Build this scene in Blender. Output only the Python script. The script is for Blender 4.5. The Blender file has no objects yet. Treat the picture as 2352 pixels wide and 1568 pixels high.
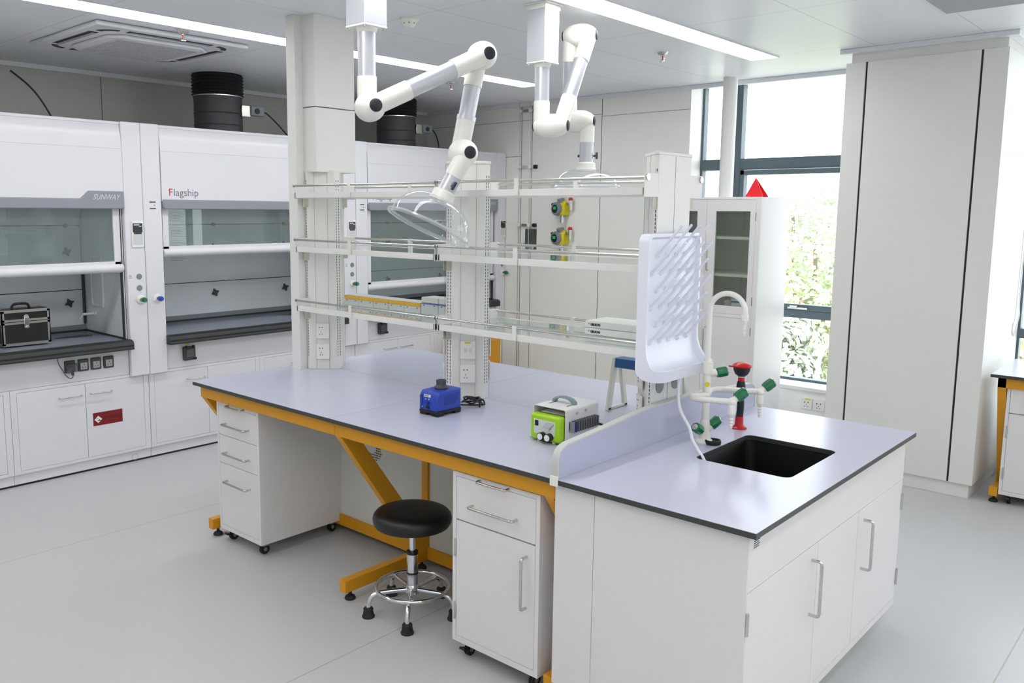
import bpy, bmesh, math, random
from mathutils import Vector, Matrix
random.seed(7)
PI = math.pi
scn = bpy.context.scene
COL = scn.collection

# ------------------------------------------------------------------ camera
ZC = 2.79
def setup_camera():
    yaw, p, r = 0.7452, 0.132, 0.0065
    fw = Vector((-math.sin(yaw)*math.cos(p), math.cos(yaw)*math.cos(p), -math.sin(p)))
    rt = Vector((math.cos(yaw), math.sin(yaw), 0))
    up = rt.cross(fw)
    R = math.cos(r)*rt + math.sin(r)*up
    U = -math.sin(r)*rt + math.cos(r)*up
    cd = bpy.data.cameras.new('camera')
    cd.sensor_width = 36.0; cd.sensor_fit = 'HORIZONTAL'
    cd.lens = 1950.531/2352*36
    cd.shift_x = 103.8694/2352
    cd.shift_y = -41.5183/2352
    cd.clip_start = 0.05; cd.clip_end = 400
    c = bpy.data.objects.new('camera', cd); COL.objects.link(c)
    M = Matrix(((R.x, U.x, -fw.x, 0.9563), (R.y, U.y, -fw.y, -2.2485), (R.z, U.z, -fw.z, 1.7494), (0, 0, 0, 1)))
    c.matrix_world = M
    scn.camera = c
setup_camera()

# ------------------------------------------------------------------ view, world, sun
scn.view_settings.view_transform = 'Standard'
scn.view_settings.look = 'None'
scn.view_settings.gamma = 1.0
scn.view_settings.use_curve_mapping = False
scn.view_settings.exposure = 0.0
STRIP = 12.0
scn.cycles.max_bounces = 10
scn.cycles.diffuse_bounces = 6
scn.cycles.transparent_max_bounces = 24
scn.cycles.sample_clamp_indirect = 6.0

w = bpy.data.worlds.new('sky'); scn.world = w; w.use_nodes = True
nt = w.node_tree; nt.nodes.clear()
wo = nt.nodes.new('ShaderNodeOutputWorld'); bg = nt.nodes.new('ShaderNodeBackground')
tc = nt.nodes.new('ShaderNodeTexCoord'); sep = nt.nodes.new('ShaderNodeSeparateXYZ')
cr = nt.nodes.new('ShaderNodeValToRGB')
cr.color_ramp.elements[0].position = 0.0; cr.color_ramp.elements[0].color = (0.88, 0.91, 0.95, 1)
cr.color_ramp.elements[1].position = 0.6; cr.color_ramp.elements[1].color = (0.84, 0.90, 1.0, 1)
nt.links.new(tc.outputs['Generated'], sep.inputs[0]); nt.links.new(sep.outputs['Z'], cr.inputs[0])
nt.links.new(cr.outputs[0], bg.inputs[0]); nt.links.new(bg.outputs[0], wo.inputs[0])
bg.inputs[1].default_value = 5.0

sd = bpy.data.lights.new('sun', 'SUN'); sd.energy = 8.0; sd.angle = 0.02; sd.color = (1, 0.96, 0.88)
so = bpy.data.objects.new('sun', sd); COL.objects.link(so)
so.rotation_euler = (math.radians(42), 0, math.radians(25))   # comes from behind the building, lights the trees

# ------------------------------------------------------------------ materials
def srgb(r, g, b):
    f = lambda c: (c/255/12.92) if c/255 <= 0.04045 else ((c/255+0.055)/1.055)**2.4
    return (f(r), f(g), f(b), 1)
MATS = {}
def mat(name, col, rough=0.5, metal=0.0, spec=0.5, noise=0.0, nscale=60, bump=0.0, coat=0.0, emit=None, estr=0):
    if name in MATS: return MATS[name]
    m = bpy.data.materials.new(name); m.use_nodes = True
    t = m.node_tree; b = t.nodes['Principled BSDF']
    b.inputs['Base Color'].default_value = col
    b.inputs['Roughness'].default_value = rough
    b.inputs['Metallic'].default_value = metal
    b.inputs['Specular IOR Level'].default_value = spec
    b.inputs['Coat Weight'].default_value = coat
    if emit:
        b.inputs['Emission Color'].default_value = emit; b.inputs['Emission Strength'].default_value = estr
    if noise or bump:
        g = t.nodes.new('ShaderNodeNewGeometry')
        n = t.nodes.new('ShaderNodeTexNoise'); n.inputs['Scale'].default_value = nscale; n.inputs['Detail'].default_value = 3
        t.links.new(g.outputs['Position'], n.inputs['Vector'])
        if noise:
            mx = t.nodes.new('ShaderNodeMix'); mx.data_type = 'RGBA'
            mx.inputs[6].default_value = tuple(c*(1-noise) for c in col[:3])+(1,)
            mx.inputs[7].default_value = tuple(min(1, c*(1+noise)) for c in col[:3])+(1,)
            t.links.new(n.outputs[0], mx.inputs[0]); t.links.new(mx.outputs[2], b.inputs['Base Color'])
        if bump:
            bp = t.nodes.new('ShaderNodeBump'); bp.inputs['Strength'].default_value = bump; bp.inputs['Distance'].default_value = 0.001
            t.links.new(n.outputs[0], bp.inputs['Height']); t.links.new(bp.outputs[0], b.inputs['Normal'])
    MATS[name] = m
    return m

def glassmat(name, tint, refl=0.9, rough=0.0, haze=0.0, hazecol=(0.8, 0.85, 0.85, 1), ior=1.5):
    """thin pane: tinted see-through with fresnel mirror, plus a little milky film"""
    if name in MATS: return MATS[name]
    m = bpy.data.materials.new(name); m.use_nodes = True
    t = m.node_tree; t.nodes.clear()
    out = t.nodes.new('ShaderNodeOutputMaterial')
    tr = t.nodes.new('ShaderNodeBsdfTransparent'); tr.inputs[0].default_value = tint
    gl = t.nodes.new('ShaderNodeBsdfGlossy'); gl.inputs['Roughness'].default_value = rough; gl.inputs[0].default_value = (refl, refl, refl, 1)
    lw = t.nodes.new('ShaderNodeLayerWeight'); lw.inputs['Blend'].default_value = 0.5
    pw = t.nodes.new('ShaderNodeMath'); pw.operation = 'POWER'; pw.inputs[1].default_value = 5.0
    f0 = ((ior-1)/(ior+1))**2
    fr = t.nodes.new('ShaderNodeMath'); fr.operation = 'MULTIPLY_ADD'; fr.inputs[1].default_value = 1-f0; fr.inputs[2].default_value = f0
    t.links.new(lw.outputs['Facing'], pw.inputs[0]); t.links.new(pw.outputs[0], fr.inputs[0])
    mx = t.nodes.new('ShaderNodeMixShader')
    t.links.new(fr.outputs[0], mx.inputs[0])
    src = tr
    if haze:
        df = t.nodes.new('ShaderNodeBsdfDiffuse'); df.inputs[0].default_value = hazecol
        m2 = t.nodes.new('ShaderNodeMixShader'); m2.inputs[0].default_value = haze
        t.links.new(tr.outputs[0], m2.inputs[1]); t.links.new(df.outputs[0], m2.inputs[2]); src = m2
    t.links.new(src.outputs[0], mx.inputs[1]); t.links.new(gl.outputs[0], mx.inputs[2])
    t.links.new(mx.outputs[0], out.inputs[0])
    MATS[name] = m
    return m

def panelmat(name, base, rough, seams_x, seams_y, seamcol, width=0.004, period=None, noise=0.02, nscale=3.0, spec=0.5, bump=0.0):
    """sheet material with thin joint lines at world X / Y positions; period repeats the X list"""
    m = bpy.data.materials.new(name); m.use_nodes = True
    t = m.node_tree; b = t.nodes['Principled BSDF']; L = t.links
    b.inputs['Roughness'].default_value = rough; b.inputs['Specular IOR Level'].default_value = spec
    g = t.nodes.new('ShaderNodeNewGeometry'); s = t.nodes.new('ShaderNodeSeparateXYZ'); L.new(g.outputs['Position'], s.inputs[0])
    def math_(op, a, bb):
        n = t.nodes.new('ShaderNodeMath'); n.operation = op
        for i, v in enumerate((a, bb)):
            if v is None: continue
            if isinstance(v, (int, float)): n.inputs[i].default_value = v
            else: L.new(v, n.inputs[i])
        return n.outputs[0]
    acc = None
    for axis, lst in (('X', seams_x), ('Y', seams_y)):
        for v in lst:
            d = math_('ABSOLUTE', math_('SUBTRACT', s.outputs[axis], v), None)
            k = math_('LESS_THAN', d, width/2)
            acc = k if acc is None else math_('MAXIMUM', acc, k)
    n = t.nodes.new('ShaderNodeTexNoise'); n.inputs['Scale'].default_value = nscale; n.inputs['Detail'].default_value = 4
    L.new(g.outputs['Position'], n.inputs['Vector'])
    mx = t.nodes.new('ShaderNodeMix'); mx.data_type = 'RGBA'
    mx.inputs[6].default_value = tuple(c*(1-noise) for c in base[:3])+(1,); mx.inputs[7].default_value = tuple(min(1, c*(1+noise)) for c in base[:3])+(1,)
    L.new(n.outputs[0], mx.inputs[0])
    m2 = t.nodes.new('ShaderNodeMix'); m2.data_type = 'RGBA'; m2.inputs[7].default_value = seamcol
    if acc is not None: L.new(acc, m2.inputs[0])
    else: m2.inputs[0].default_value = 0
    L.new(mx.outputs[2], m2.inputs[6]); L.new(m2.outputs[2], b.inputs['Base Color'])
    MATS[name] = m
    return m

M_WHITE = mat('white_enamel', srgb(226, 224, 225), 0.38, noise=0.012, nscale=40)
M_WHITE2 = mat('white_enamel_inner', srgb(214, 214, 208), 0.5)
M_HOOD = mat('hood_enamel', srgb(222, 223, 229), 0.28, noise=0.01)
M_HOODIN = mat('hood_liner', srgb(222, 225, 230), 0.32, noise=0.04, nscale=8)
M_RACK = mat('rack_enamel', srgb(228, 226, 223), 0.42)
M_GREYBAR = mat('grey_bar', srgb(142, 146, 156), 0.45, bump=0.15, nscale=900)
M_TOP = mat('worktop_laminate', srgb(193, 194, 212), 0.22, noise=0.02, nscale=4, spec=0.55)
M_TOPS = mat('splash_laminate', srgb(178, 180, 202), 0.3, noise=0.02, nscale=4)
M_EDGE = mat('black_edge', srgb(58, 60, 58), 0.4)
M_BLACKTOP = mat('hood_worktop', srgb(128, 134, 150), 0.25)
M_BLACK = mat('black_plastic', srgb(22, 22, 24), 0.45)
M_BLACKR = mat('black_rubber', srgb(28, 28, 29), 0.7)
M_LEATHER = mat('black_leatherette', srgb(16, 16, 18), 0.42, bump=0.25, nscale=500)
M_YEL = mat('yellow_enamel', srgb(214, 150, 16), 0.42, noise=0.015, nscale=30, bump=0.2)
M_CHROME = mat('chrome', srgb(225, 228, 232), 0.12, 1.0)
M_STEEL = mat('brushed_steel', srgb(206, 204, 198), 0.24, 1.0)
M_ALU = mat('anodised_tube', srgb(204, 206, 213), 0.4, 0.75)
M_CREAM = mat('cream_plastic', srgb(236, 234, 228), 0.32)
M_GREYP = mat('grey_plastic', srgb(128, 134, 140), 0.5)
M_DGREY = mat('dark_grey_plastic', srgb(62, 66, 70), 0.5)
M_DUCT = mat('duct_grey', srgb(64, 66, 70), 0.5, noise=0.08)
M_DUCTB = mat('duct_black', srgb(30, 30, 32), 0.6)
M_GREEN = mat('green_knob', srgb(14, 110, 66), 0.25, coat=0.4)
M_BLUEK = mat('blue_knob', srgb(38, 70, 170), 0.3)
M_RED = mat('red_plastic', srgb(196, 22, 28), 0.35)
M_REDS = mat('red_sticker', srgb(122, 14, 20), 0.5)
M_REDTRI = mat('red_sign', srgb(235, 18, 32), 0.45)
M_BLUE = mat('blue_enamel', srgb(34, 66, 176), 0.4, bump=0.1, nscale=400)
M_BLUED = mat('blue_enamel_recess', srgb(28, 56, 150), 0.5)
M_LIME = mat('lime_enamel', srgb(160, 206, 34), 0.4)
M_PANELG = mat('panel_label', srgb(208, 212, 208), 0.5)
M_WINFR = mat('window_frame_grey', srgb(84, 100, 108), 0.4)
M_SINK = mat('sink_black', srgb(3, 3, 3), 0.6, spec=0.2)
M_INK = mat('ink_dark', srgb(40, 42, 50), 0.6)
M_INKG = mat('ink_grey', srgb(120, 122, 130), 0.6)
M_TEXTR = mat('ink_red', srgb(196, 60, 62), 0.6)
M_LOGO = mat('logo_silver', srgb(214, 216, 220), 0.3, 0.5)
M_YSTK = mat('yellow_sticker', srgb(228, 210, 50), 0.5)
M_SLOT = mat('slot_dark', srgb(50, 50, 50), 0.8)
M_SEAM = mat('seam_grey', srgb(150, 150, 148), 0.8)
M_PVC = mat('white_tube', srgb(232, 236, 242), 0.3)
M_DRY = mat('dryer_plastic', srgb(232, 235, 246), 0.3)
M_STRIP = mat('strip_light_diffuser', (1, 1, 1, 1), 0.5, emit=(1, 0.99, 0.97, 1), estr=STRIP)
M_BOX = mat('white_card', srgb(232, 232, 230), 0.6)
M_TIPY = mat('tip_box_yellow', srgb(226, 172, 52), 0.4)
M_TIPG = mat('tip_box_body', srgb(196, 200, 196), 0.5)
M_TIPC = mat('tip_box_lid', srgb(212, 212, 206), 0.4)
M_BLUESTK = mat('blue_band', srgb(90, 120, 220), 0.4)
M_NAVY = mat('stand_blue', srgb(38, 92, 148), 0.5)
M_DETY = mat('detector_yellow', srgb(214, 198, 30), 0.4)
M_SCREEN = mat('green_screen', srgb(20, 150, 80), 0.4, emit=srgb(20, 170, 90), estr=0.35)
M_LCD = mat('controller_screen', srgb(36, 42, 52), 0.2)
G_SASH = glassmat('sash_glass', (0.80, 0.86, 0.85, 1), 0.95, 0.0, 0.10, (0.6, 0.66, 0.65, 1))
G_WIN = glassmat('window_glass', (0.95, 0.97, 0.97, 1), 0.9)
G_SHELF = glassmat('shelf_glass', (0.93, 0.96, 0.94, 1), 1.0, 0.02, 0.12, (0.75, 0.82, 0.76, 1), 1.6)
G_CAB = glassmat('cabinet_glass', (0.84, 0.88, 0.82, 1), 0.95, 0.0, 0.03)
G_DOME = glassmat('dome_acrylic', (0.96, 0.97, 0.98, 1), 1.0, 0.03, 0.05, (0.9, 0.92, 0.95, 1), 1.5)
G_DOMER = glassmat('dome_rim', (0.92, 0.94, 0.95, 1), 1.0, 0.08, 0.30, (0.9, 0.92, 0.95, 1), 1.6)
G_SMOKE = glassmat('smoked_cover', (0.45, 0.47, 0.48, 1), 0.9, 0.05, 0.1, (0.4, 0.42, 0.42, 1))

M_WALL = panelmat('wall_panel', srgb(190, 191, 184), 0.45, [-4.41, -4.28, -3.48], [0.79], srgb(96, 96, 98), 0.007, noise=0.015)  # same panel as the rear wall, colour dimmed to stand in for weaker light
M_WALLB = panelmat('wall_panel_rear', srgb(240, 240, 235), 0.45, [-4.41, -4.28, -3.48], [], srgb(110, 110, 110), 0.007, noise=0.012)  # copy of the wall panel, colour lightened in place of more room light
M_WALLP = mat('wall_paint', srgb(226, 226, 222), 0.5, noise=0.012, nscale=3)
M_CEIL = panelmat('ceiling_panel', srgb(230, 232, 237), 0.36, [-5.5, -4.9, -4.3, -2.9, -2.3, -0.9, -0.3, 0.3, 0.9, 2.1], [2.25, 3.45, 1.05, -0.15, -1.35, -2.55], srgb(196, 198, 204), 0.006, noise=0.01, spec=0.6)
M_FLOOR = panelmat('floor_vinyl', srgb(192, 193, 195), 0.33, [-5.4, -3.46, -1.54, 0.39, 2.3], [], srgb(168, 166, 160), 0.006, noise=0.035, nscale=220, spec=0.45)

# ------------------------------------------------------------------ mesh builder
class MB:
    def __init__(s): s.bm = bmesh.new()
    def _add(s, verts, faces):
        vs = [s.bm.verts.new(v) for v in verts]
        for f in faces:
            try: s.bm.faces.new([vs[i] for i in f])
            except ValueError: pass
        return s
    def box(s, x0, x1, y0, y1, z0, z1):
        x0, x1 = sorted((x0, x1)); y0, y1 = sorted((y0, y1)); z0, z1 = sorted((z0, z1))
        v = [(x, y, z) for z in (z0, z1) for y in (y0, y1) for x in (x0, x1)]
        return s._add(v, [(0, 2, 3, 1), (4, 5, 7, 6), (0, 1, 5, 4), (2, 6, 7, 3), (0, 4, 6, 2), (1, 3, 7, 5)])
    def obox(s, c, ux, uy, uz, hx, hy, hz):
        c = Vector(c); ux, uy, uz = Vector(ux)*hx, Vector(uy)*hy, Vector(uz)*hz
        v = [c+sx*ux+sy*uy+sz*uz for sz in (-1, 1) for sy in (-1, 1) for sx in (-1, 1)]
        return s._add(v, [(0, 2, 3, 1), (4, 5, 7, 6), (0, 1, 5, 4), (2, 6, 7, 3), (0, 4, 6, 2), (1, 3, 7, 5)])
    def prism(s, pts, off):
        """planar outline (3D points) extruded by vector off"""
        n = len(pts); off = Vector(off)
        v = [Vector(p) for p in pts]+[Vector(p)+off for p in pts]
        f = [tuple(range(n))[::-1], tuple(range(n, 2*n))]+[(i, (i+1) % n, n+(i+1) % n, n+i) for i in range(n)]
        return s._add(v, f)
    def lathe(s, prof, c=(0, 0, 0), axis=(0, 0, 1), seg=32, cap=True):
        """prof: list of (radius, height along axis)"""
        c = Vector(c); a = Vector(axis).normalized()
        h = Vector((1, 0, 0)) if abs(a.x) < 0.9 else Vector((0, 1, 0))
        u = a.cross(h).normalized(); v = a.cross(u)
        rings = []
        for r, z in prof:
            if r < 1e-6: rings.append([s.bm.verts.new(c+a*z)])
            else: rings.append([s.bm.verts.new(c+a*z+(u*math.cos(2*PI*i/seg)+v*math.sin(2*PI*i/seg))*r) for i in range(seg)])
        for A, B in zip(rings, rings[1:]):
            for i in range(seg):
                j = (i+1) % seg
                q = [A[i % len(A)], A[j % len(A)], B[j % len(B)], B[i % len(B)]]
                u_ = []
                for x in q:
                    if x not in u_: u_.append(x)
                if len(u_) >= 3:
                    try: s.bm.faces.new(u_)
                    except ValueError: pass
        if cap:
            for R in (rings[0], rings[-1]):
                if len(R) > 2: s.bm.faces.new(R)
        return s
    def cyl(s, p0, p1, r, r2=None, seg=24):
        p0, p1 = Vector(p0), Vector(p1); d = p1-p0
        return s.lathe([(r, 0), (r2 if r2 is not None else r, d.length)], p0, d, seg)
    def tube(s, pts, r, seg=12, closed=False, sub=0):
        P = [Vector(p) for p in pts]
        if sub:
            Q = []; n = len(P)
            rng = range(n) if closed else range(n-1)
            for i in rng:
                p0 = P[(i-1) % n] if (closed or i > 0) else P[i]; p1 = P[i]; p2 = P[(i+1) % n]
                p3 = P[(i+2) % n] if (closed or i+2 < n) else P[(i+1) % n]
                for k in range(sub):
                    t = k/sub
                    Q.append(0.5*((2*p1)+(p2-p0)*t+(2*p0-5*p1+4*p2-p3)*t*t+(-p0+3*p1-3*p2+p3)*t*t*t))
            if not closed: Q.append(P[-1])
            P = Q
        n = len(P); rings = []; prev = None
        for i in range(n):
            if closed: d = (P[(i+1) % n]-P[i-1])
            else: d = P[min(i+1, n-1)]-P[max(i-1, 0)]
            d.normalize()
            if prev is None:
                h = Vector((0, 0, 1)) if abs(d.z) < 0.9 else Vector((1, 0, 0)); u = d.cross(h).normalized()
            else:
                u = (prev-d*prev.dot(d)).normalized()
            prev = u; v = d.cross(u)
            rings.append([s.bm.verts.new(P[i]+(u*math.cos(2*PI*k/seg)+v*math.sin(2*PI*k/seg))*r) for k in range(seg)])
        prs = list(zip(rings, rings[1:]))+([(rings[-1], rings[0])] if closed else [])
        for A, B in prs:
            for k in range(seg): s.bm.faces.new((A[k], A[(k+1) % seg], B[(k+1) % seg], B[k]))
        if not closed:
            s.bm.faces.new(rings[0][::-1]); s.bm.faces.new(rings[-1])
        return s
    def ball(s, c, r, sc=(1, 1, 1), seg=24):
        prof = [(r*math.sin(PI*i/14), -r*math.cos(PI*i/14)) for i in range(15)]
        prof[0] = (0, -r); prof[-1] = (0, r)
        n0 = len(s.bm.verts); s.bm.verts.ensure_lookup_table()
        old = set(s.bm.verts)
        s.lathe(prof, (0, 0, 0), (0, 0, 1), seg, cap=False)
        for v in s.bm.verts:
            if v not in old: v.co = Vector((v.co.x*sc[0], v.co.y*sc[1], v.co.z*sc[2]))+Vector(c)
        return s

ROOTLOC = {}
def finish(name, mb, m, parent, smooth, bevel, offset):
    bm = mb.bm
    if offset is not None: bmesh.ops.translate(bm, vec=-Vector(offset), verts=bm.verts)
    bmesh.ops.recalc_face_normals(bm, faces=bm.faces)
    me = bpy.data.meshes.new(name); bm.to_mesh(me); bm.free()
    me.materials.append(m)
    if smooth:
        me.polygons.foreach_set('use_smooth', [True]*len(me.polygons))
        try: me.set_sharp_from_angle(angle=math.radians(38))
        except Exception: pass
    o = bpy.data.objects.new(name, me); COL.objects.link(o)
    if parent: o.parent = parent
    if bevel:
        b = o.modifiers.new('bevel', 'BEVEL'); b.width = bevel; b.segments = 2; b.limit_method = 'ANGLE'; b.angle_limit = math.radians(40)
    return o
def rootof(o):
    while o.parent: o = o.parent
    return o
def obj(name, mb, m, parent=None, smooth=True, bevel=0.0, label=None, offset='auto'):
    """mesh given in world coordinates; stored relative to the root Empty it belongs to"""
    off = None
    if offset == 'auto' and parent is not None: off = ROOTLOC.get(rootof(parent).name, None)
    o = finish(name, mb, m, parent, smooth, bevel, off)
    if label: o['label'] = label
    return o
def tag(o, label, cat, group=None, kind=None):
    if label: o['label'] = label
    if cat: o['category'] = cat
    if group: o['group'] = group
    if kind: o['kind'] = kind
    return o
def thing(name, label, cat, loc=(0, 0, 0), group=None):
    o = bpy.data.objects.new(name, None); COL.objects.link(o); o.location = loc
    o.empty_display_size = 0.05
    ROOTLOC[o.name] = Vector(loc)
    return tag(o, label, cat, group)
def single(name, mb, m, label, cat, loc, group=None, smooth=True, bevel=0.0, kind=None):
    """a thing that is one mesh"""
    o = finish(name, mb, m, None, smooth, bevel, loc); o.location = loc
    ROOTLOC[o.name] = Vector(loc)
    return tag(o, label, cat, group, kind)
def struct(name, mb, m, parent=None, smooth=False, bevel=0.0):
    o = finish(name, mb, m, parent, smooth, bevel, None)
    if parent is None: o['kind'] = 'structure'
    return o
def dup(root, loc, label=None, group=None, rotz=None):
    def cp(o, par):
        c = o.copy(); COL.objects.link(c)
        if par: c.parent = par
        for ch in o.children: cp(ch, c)
        return c
    kids = list(root.children)
    r = root.copy(); COL.objects.link(r); r.location = loc
    if rotz is not None: r.rotation_euler = (0, 0, rotz)
    for ch in kids: cp(ch, r)
    if label: r['label'] = label
    if group: r['group'] = group
    return r
def text(name, s, size, loc, right, up, m, parent, align='LEFT', bold=0.0, shear=0.0, depth=0.0006, sx=1.0):
    """raised lettering: right / up are unit world vectors"""
    cu = bpy.data.curves.new(name, 'FONT'); cu.body = s; cu.size = size; cu.align_x = align
    cu.extrude = depth; cu.offset = bold; cu.shear = shear; cu.resolution_u = 3
    t = bpy.data.objects.new(name, cu); COL.objects.link(t)
    dg = bpy.context.evaluated_depsgraph_get(); dg.update()
    me = bpy.data.meshes.new_from_object(t.evaluated_get(dg))
    bpy.data.objects.remove(t); bpy.data.curves.remove(cu)
    R, U = Vector(right), Vector(up); N = R.cross(U)
    off = ROOTLOC.get(rootof(parent).name, Vector((0, 0, 0))) if parent else Vector((0, 0, 0))
    M = Matrix(((R.x*sx, U.x, N.x, loc[0]-off.x), (R.y*sx, U.y, N.y, loc[1]-off.y), (R.z*sx, U.z, N.z, loc[2]-off.z), (0, 0, 0, 1)))
    me.transform(M); me.materials.clear(); me.materials.append(m)
    o = bpy.data.objects.new(name, me); COL.objects.link(o)
    if parent: o.parent = parent
    return o

def barhandle(a, b, out, stand, r=0.005):
    """D-shaped bar pull from a to b standing off along out"""
    a, b, o = Vector(a), Vector(b), Vector(out)*stand
    d = (b-a).normalized(); k = 0.012
    pts = [a, a+o*0.75, a+o*0.93+d*k*0.3, a+o+d*k, b+o-d*k, b+o*0.93-d*k*0.3, b+o*0.75, b]
    return MB().tube(pts, r, 10)

# ================================================================== ROOM SHELL
XL, XR, YB, YF = -5.72, 3.6, 4.345, -4.2
YW = 4.55
struct('floor', MB().box(XL-0.2, XR+0.2, YF-0.2, YB+0.4, -0.08, 0), M_FLOOR)
cm = MB()
cm.box(XL-0.2, XR+0.2, YF-0.2, YB+0.4, ZC, ZC+0.25)
struct('ceiling', cm, M_CEIL)
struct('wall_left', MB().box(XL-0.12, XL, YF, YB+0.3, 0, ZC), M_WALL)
struct('wall_front', MB().box(XL, XR, YF-0.15, YF, 0, ZC), M_WALLP)
struct('wall_right', MB().box(XR, XR+0.15, YF, YB+0.3, 0, ZC), M_WALLP)
# back wall with two openings: x -2.60..-1.10 and -0.18..2.9, both from z 0.40 to the ceiling
bw = MB()
bw.box(XL, -2.60, YB, YB+0.30, 0, ZC)
bw.box(-2.60, -1.09, YB, YB+0.30, 0, 0.37)
bw.box(-0.20, 2.9, YB, YB+0.30, 0, 0.37)
bw.box(2.9, XR, YB, YB+0.30, 0, ZC)
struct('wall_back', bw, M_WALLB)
# boxed-in building column between the windows
cp = MB()
cp.box(-1.088, -0.968, 3.57, YB+0.3, 0.09, 2.705)
cp.box(-0.956, -0.322, 3.57, YB+0.3, 0.09, 2.705)
cp.box(-0.310, -0.18, 3.57, YB+0.3, 0.09, 2.705)
cp.box(-1.06, -0.20, 3.59, YB+0.3, 0.0, 0.09)
cp.box(-1.06, -0.19, 3.585, YB+0.3, 2.705, ZC)
struct('wall_column_right', cp, M_WALLP, bevel=0.002)
struct('trim_1', MB().box(-0.9679, -0.9561, 3.580, 3.60, 0.09, 2.705).box(-0.3219, -0.3101, 3.580, 3.60, 0.09, 2.705), M_SLOT)
# building column at the left end of the island, with a cladding box hanging above the rack
cl = MB().box(-3.032, -2.953, 0.60, 0.925, 0.0, ZC)
struct('wall_column_left', cl, M_WALLP, bevel=0.003)
cb = MB().box(-2.955, -2.84, 0.648, 0.925, 1.955, 2.30).box(-2.955, -2.845, 0.648, 0.925, 2.306, ZC)
struct('trim_2', cb, M_WALLP, bevel=0.0015)
# ceiling trims
tr = MB()
tr.box(XL, XL+0.03, YF, YB, ZC-0.035, ZC)
tr.box(XL, -1.12, YB-0.03, YB, ZC-0.035, ZC)
tr.box(-1.12, -0.13, 3.53, 3.59, ZC-0.03, ZC)
tr.box(-0.19, -0.13, 3.5901, YB-.031, ZC-0.03, ZC)
tr.box(-0.13, 2.9, YB-0.03, YB, ZC-0.03, ZC)
struct('trim_3', tr, mat('trim_light', srgb(226, 228, 232), 0.35), bevel=0.004)
struct('trim_4', MB().box(-3.48, -2.61, YB-0.004, YB, 2.60, 2.603).box(XL, -4.41, YB-0.003, YB, 2.277, 2.283).box(XL, -3.48, YB-0.003, YB, 2.618, 2.622), M_SEAM)
# sill
struct('trim_5', MB().box(-2.60, -1.09, YB-0.02, YW+0.02, 0.37, 0.40).box(-0.18, 2.9, YB-0.02, YW+0.02, 0.37, 0.40), M_WALLP, bevel=0.003)
# slim round pipe column by the window
struct('wall_pipe_column', MB().cyl((-2.167, 4.16, 0), (-2.167, 4.16, ZC), 0.055, seg=32), M_WALLP, smooth=True)

# ---------------- windows
def window(name, x0, x1, mull, z_tr, z_lo):
    """grey aluminium frame: mull = x of vertical bars, z_tr = (z0,z1) of transom, z_lo = lower rail"""
    f = MB(); ya, yb = YW, YW+0.07
    f.box(x0, x0+0.05, ya, yb, 0.40, ZC); f.box(x1-0.05, x1, ya, yb, 0.40, ZC)
    f.box(x0, x1, ya, yb, 0.40, 0.42)
    for (a, b) in mull: f.box(a, b, ya-0.01, yb, 0.40, ZC)
    f.box(x0, x1, ya-0.005, yb, z_tr[0], z_tr[1]); f.box(x0, x1, ya-0.005, yb, z_lo[0], z_lo[1])
    fr = struct(name, f, M_WINFR, bevel=0.003)
    return fr
w1 = window('window_1', -2.63, -1.06, [(-2.33, -2.235)], (2.10, 2.19), (0.91, 0.975))
sash = MB()
for a, b, c, d in ((-2.225, -1.09, 2.055, 2.095), (-2.225, -1.09, 0.980, 1.022), (-2.225, -2.19, 0.98, 2.095)):
    sash.box(a, b, YW-0.025, YW+0.045, c, d)
o = obj('sash', sash, M_WINFR, w1, smooth=False, bevel=0.003)
hd = MB().box(-1.76, -1.60, YW-0.05, YW-0.025, 0.985, 1.0).box(-1.74, -1.68, YW-0.06, YW-0.03, 0.998, 1.012)
obj('window_handle', hd, M_STEEL, w1, bevel=0.003)
obj('pane', MB().box(-2.60, -1.09, YW+0.03, YW+0.036, 0.41, ZC), G_WIN, w1, smooth=False)
w2 = window('window_2', -0.215, 2.95, [(0.9, 0.98), (1.9, 1.98)], (2.10, 2.19), (0.91, 0.975))
obj('pane', MB().box(-0.18, 2.9, YW+0.03, YW+0.036, 0.41, ZC), G_WIN, w2, smooth=False)

# ================================================================== CEILING FITTINGS
def strip(x0, x1, y0, y1, label):
    t = thing('strip_light', label, 'ceiling light', ((x0+x1)/2, (y0+y1)/2, ZC), 'recessed strip lights')
    obj('light_frame', MB().box(x0-0.008, x0, y0, y1, ZC-0.008, ZC).box(x1, x1+0.008, y0, y1, ZC-0.008, ZC).box(x0-0.008, x1+0.008, y1, y1+0.008, ZC-0.008, ZC).box(x0-0.008, x1+0.008, y0-0.008, y0, ZC-0.008, ZC), M_HOOD, t, smooth=False)
    obj('diffuser', MB().box(x0, x1, y0, y1, ZC-0.006, ZC), M_STRIP, t, smooth=False)
strip(-3.70, -3.50, -3.6, 3.48, 'long ceiling strip light on the left, running behind the white column')
strip(-1.70, -1.515, -3.6, 3.50, 'ceiling strip light on the right, passing over the sink end of the bench')
strip(0.9, 1.1, -3.6, 0.6, 'shorter ceiling fill strip added out of view on the right, behind the sink end')  # added outside the view to brighten the room
strip(2.5, 2.7, -3.6, 3.4, 'added out-of-view ceiling fill strip nearest the right-hand wall')  # another unseen strip, added as fill from the camera side

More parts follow.
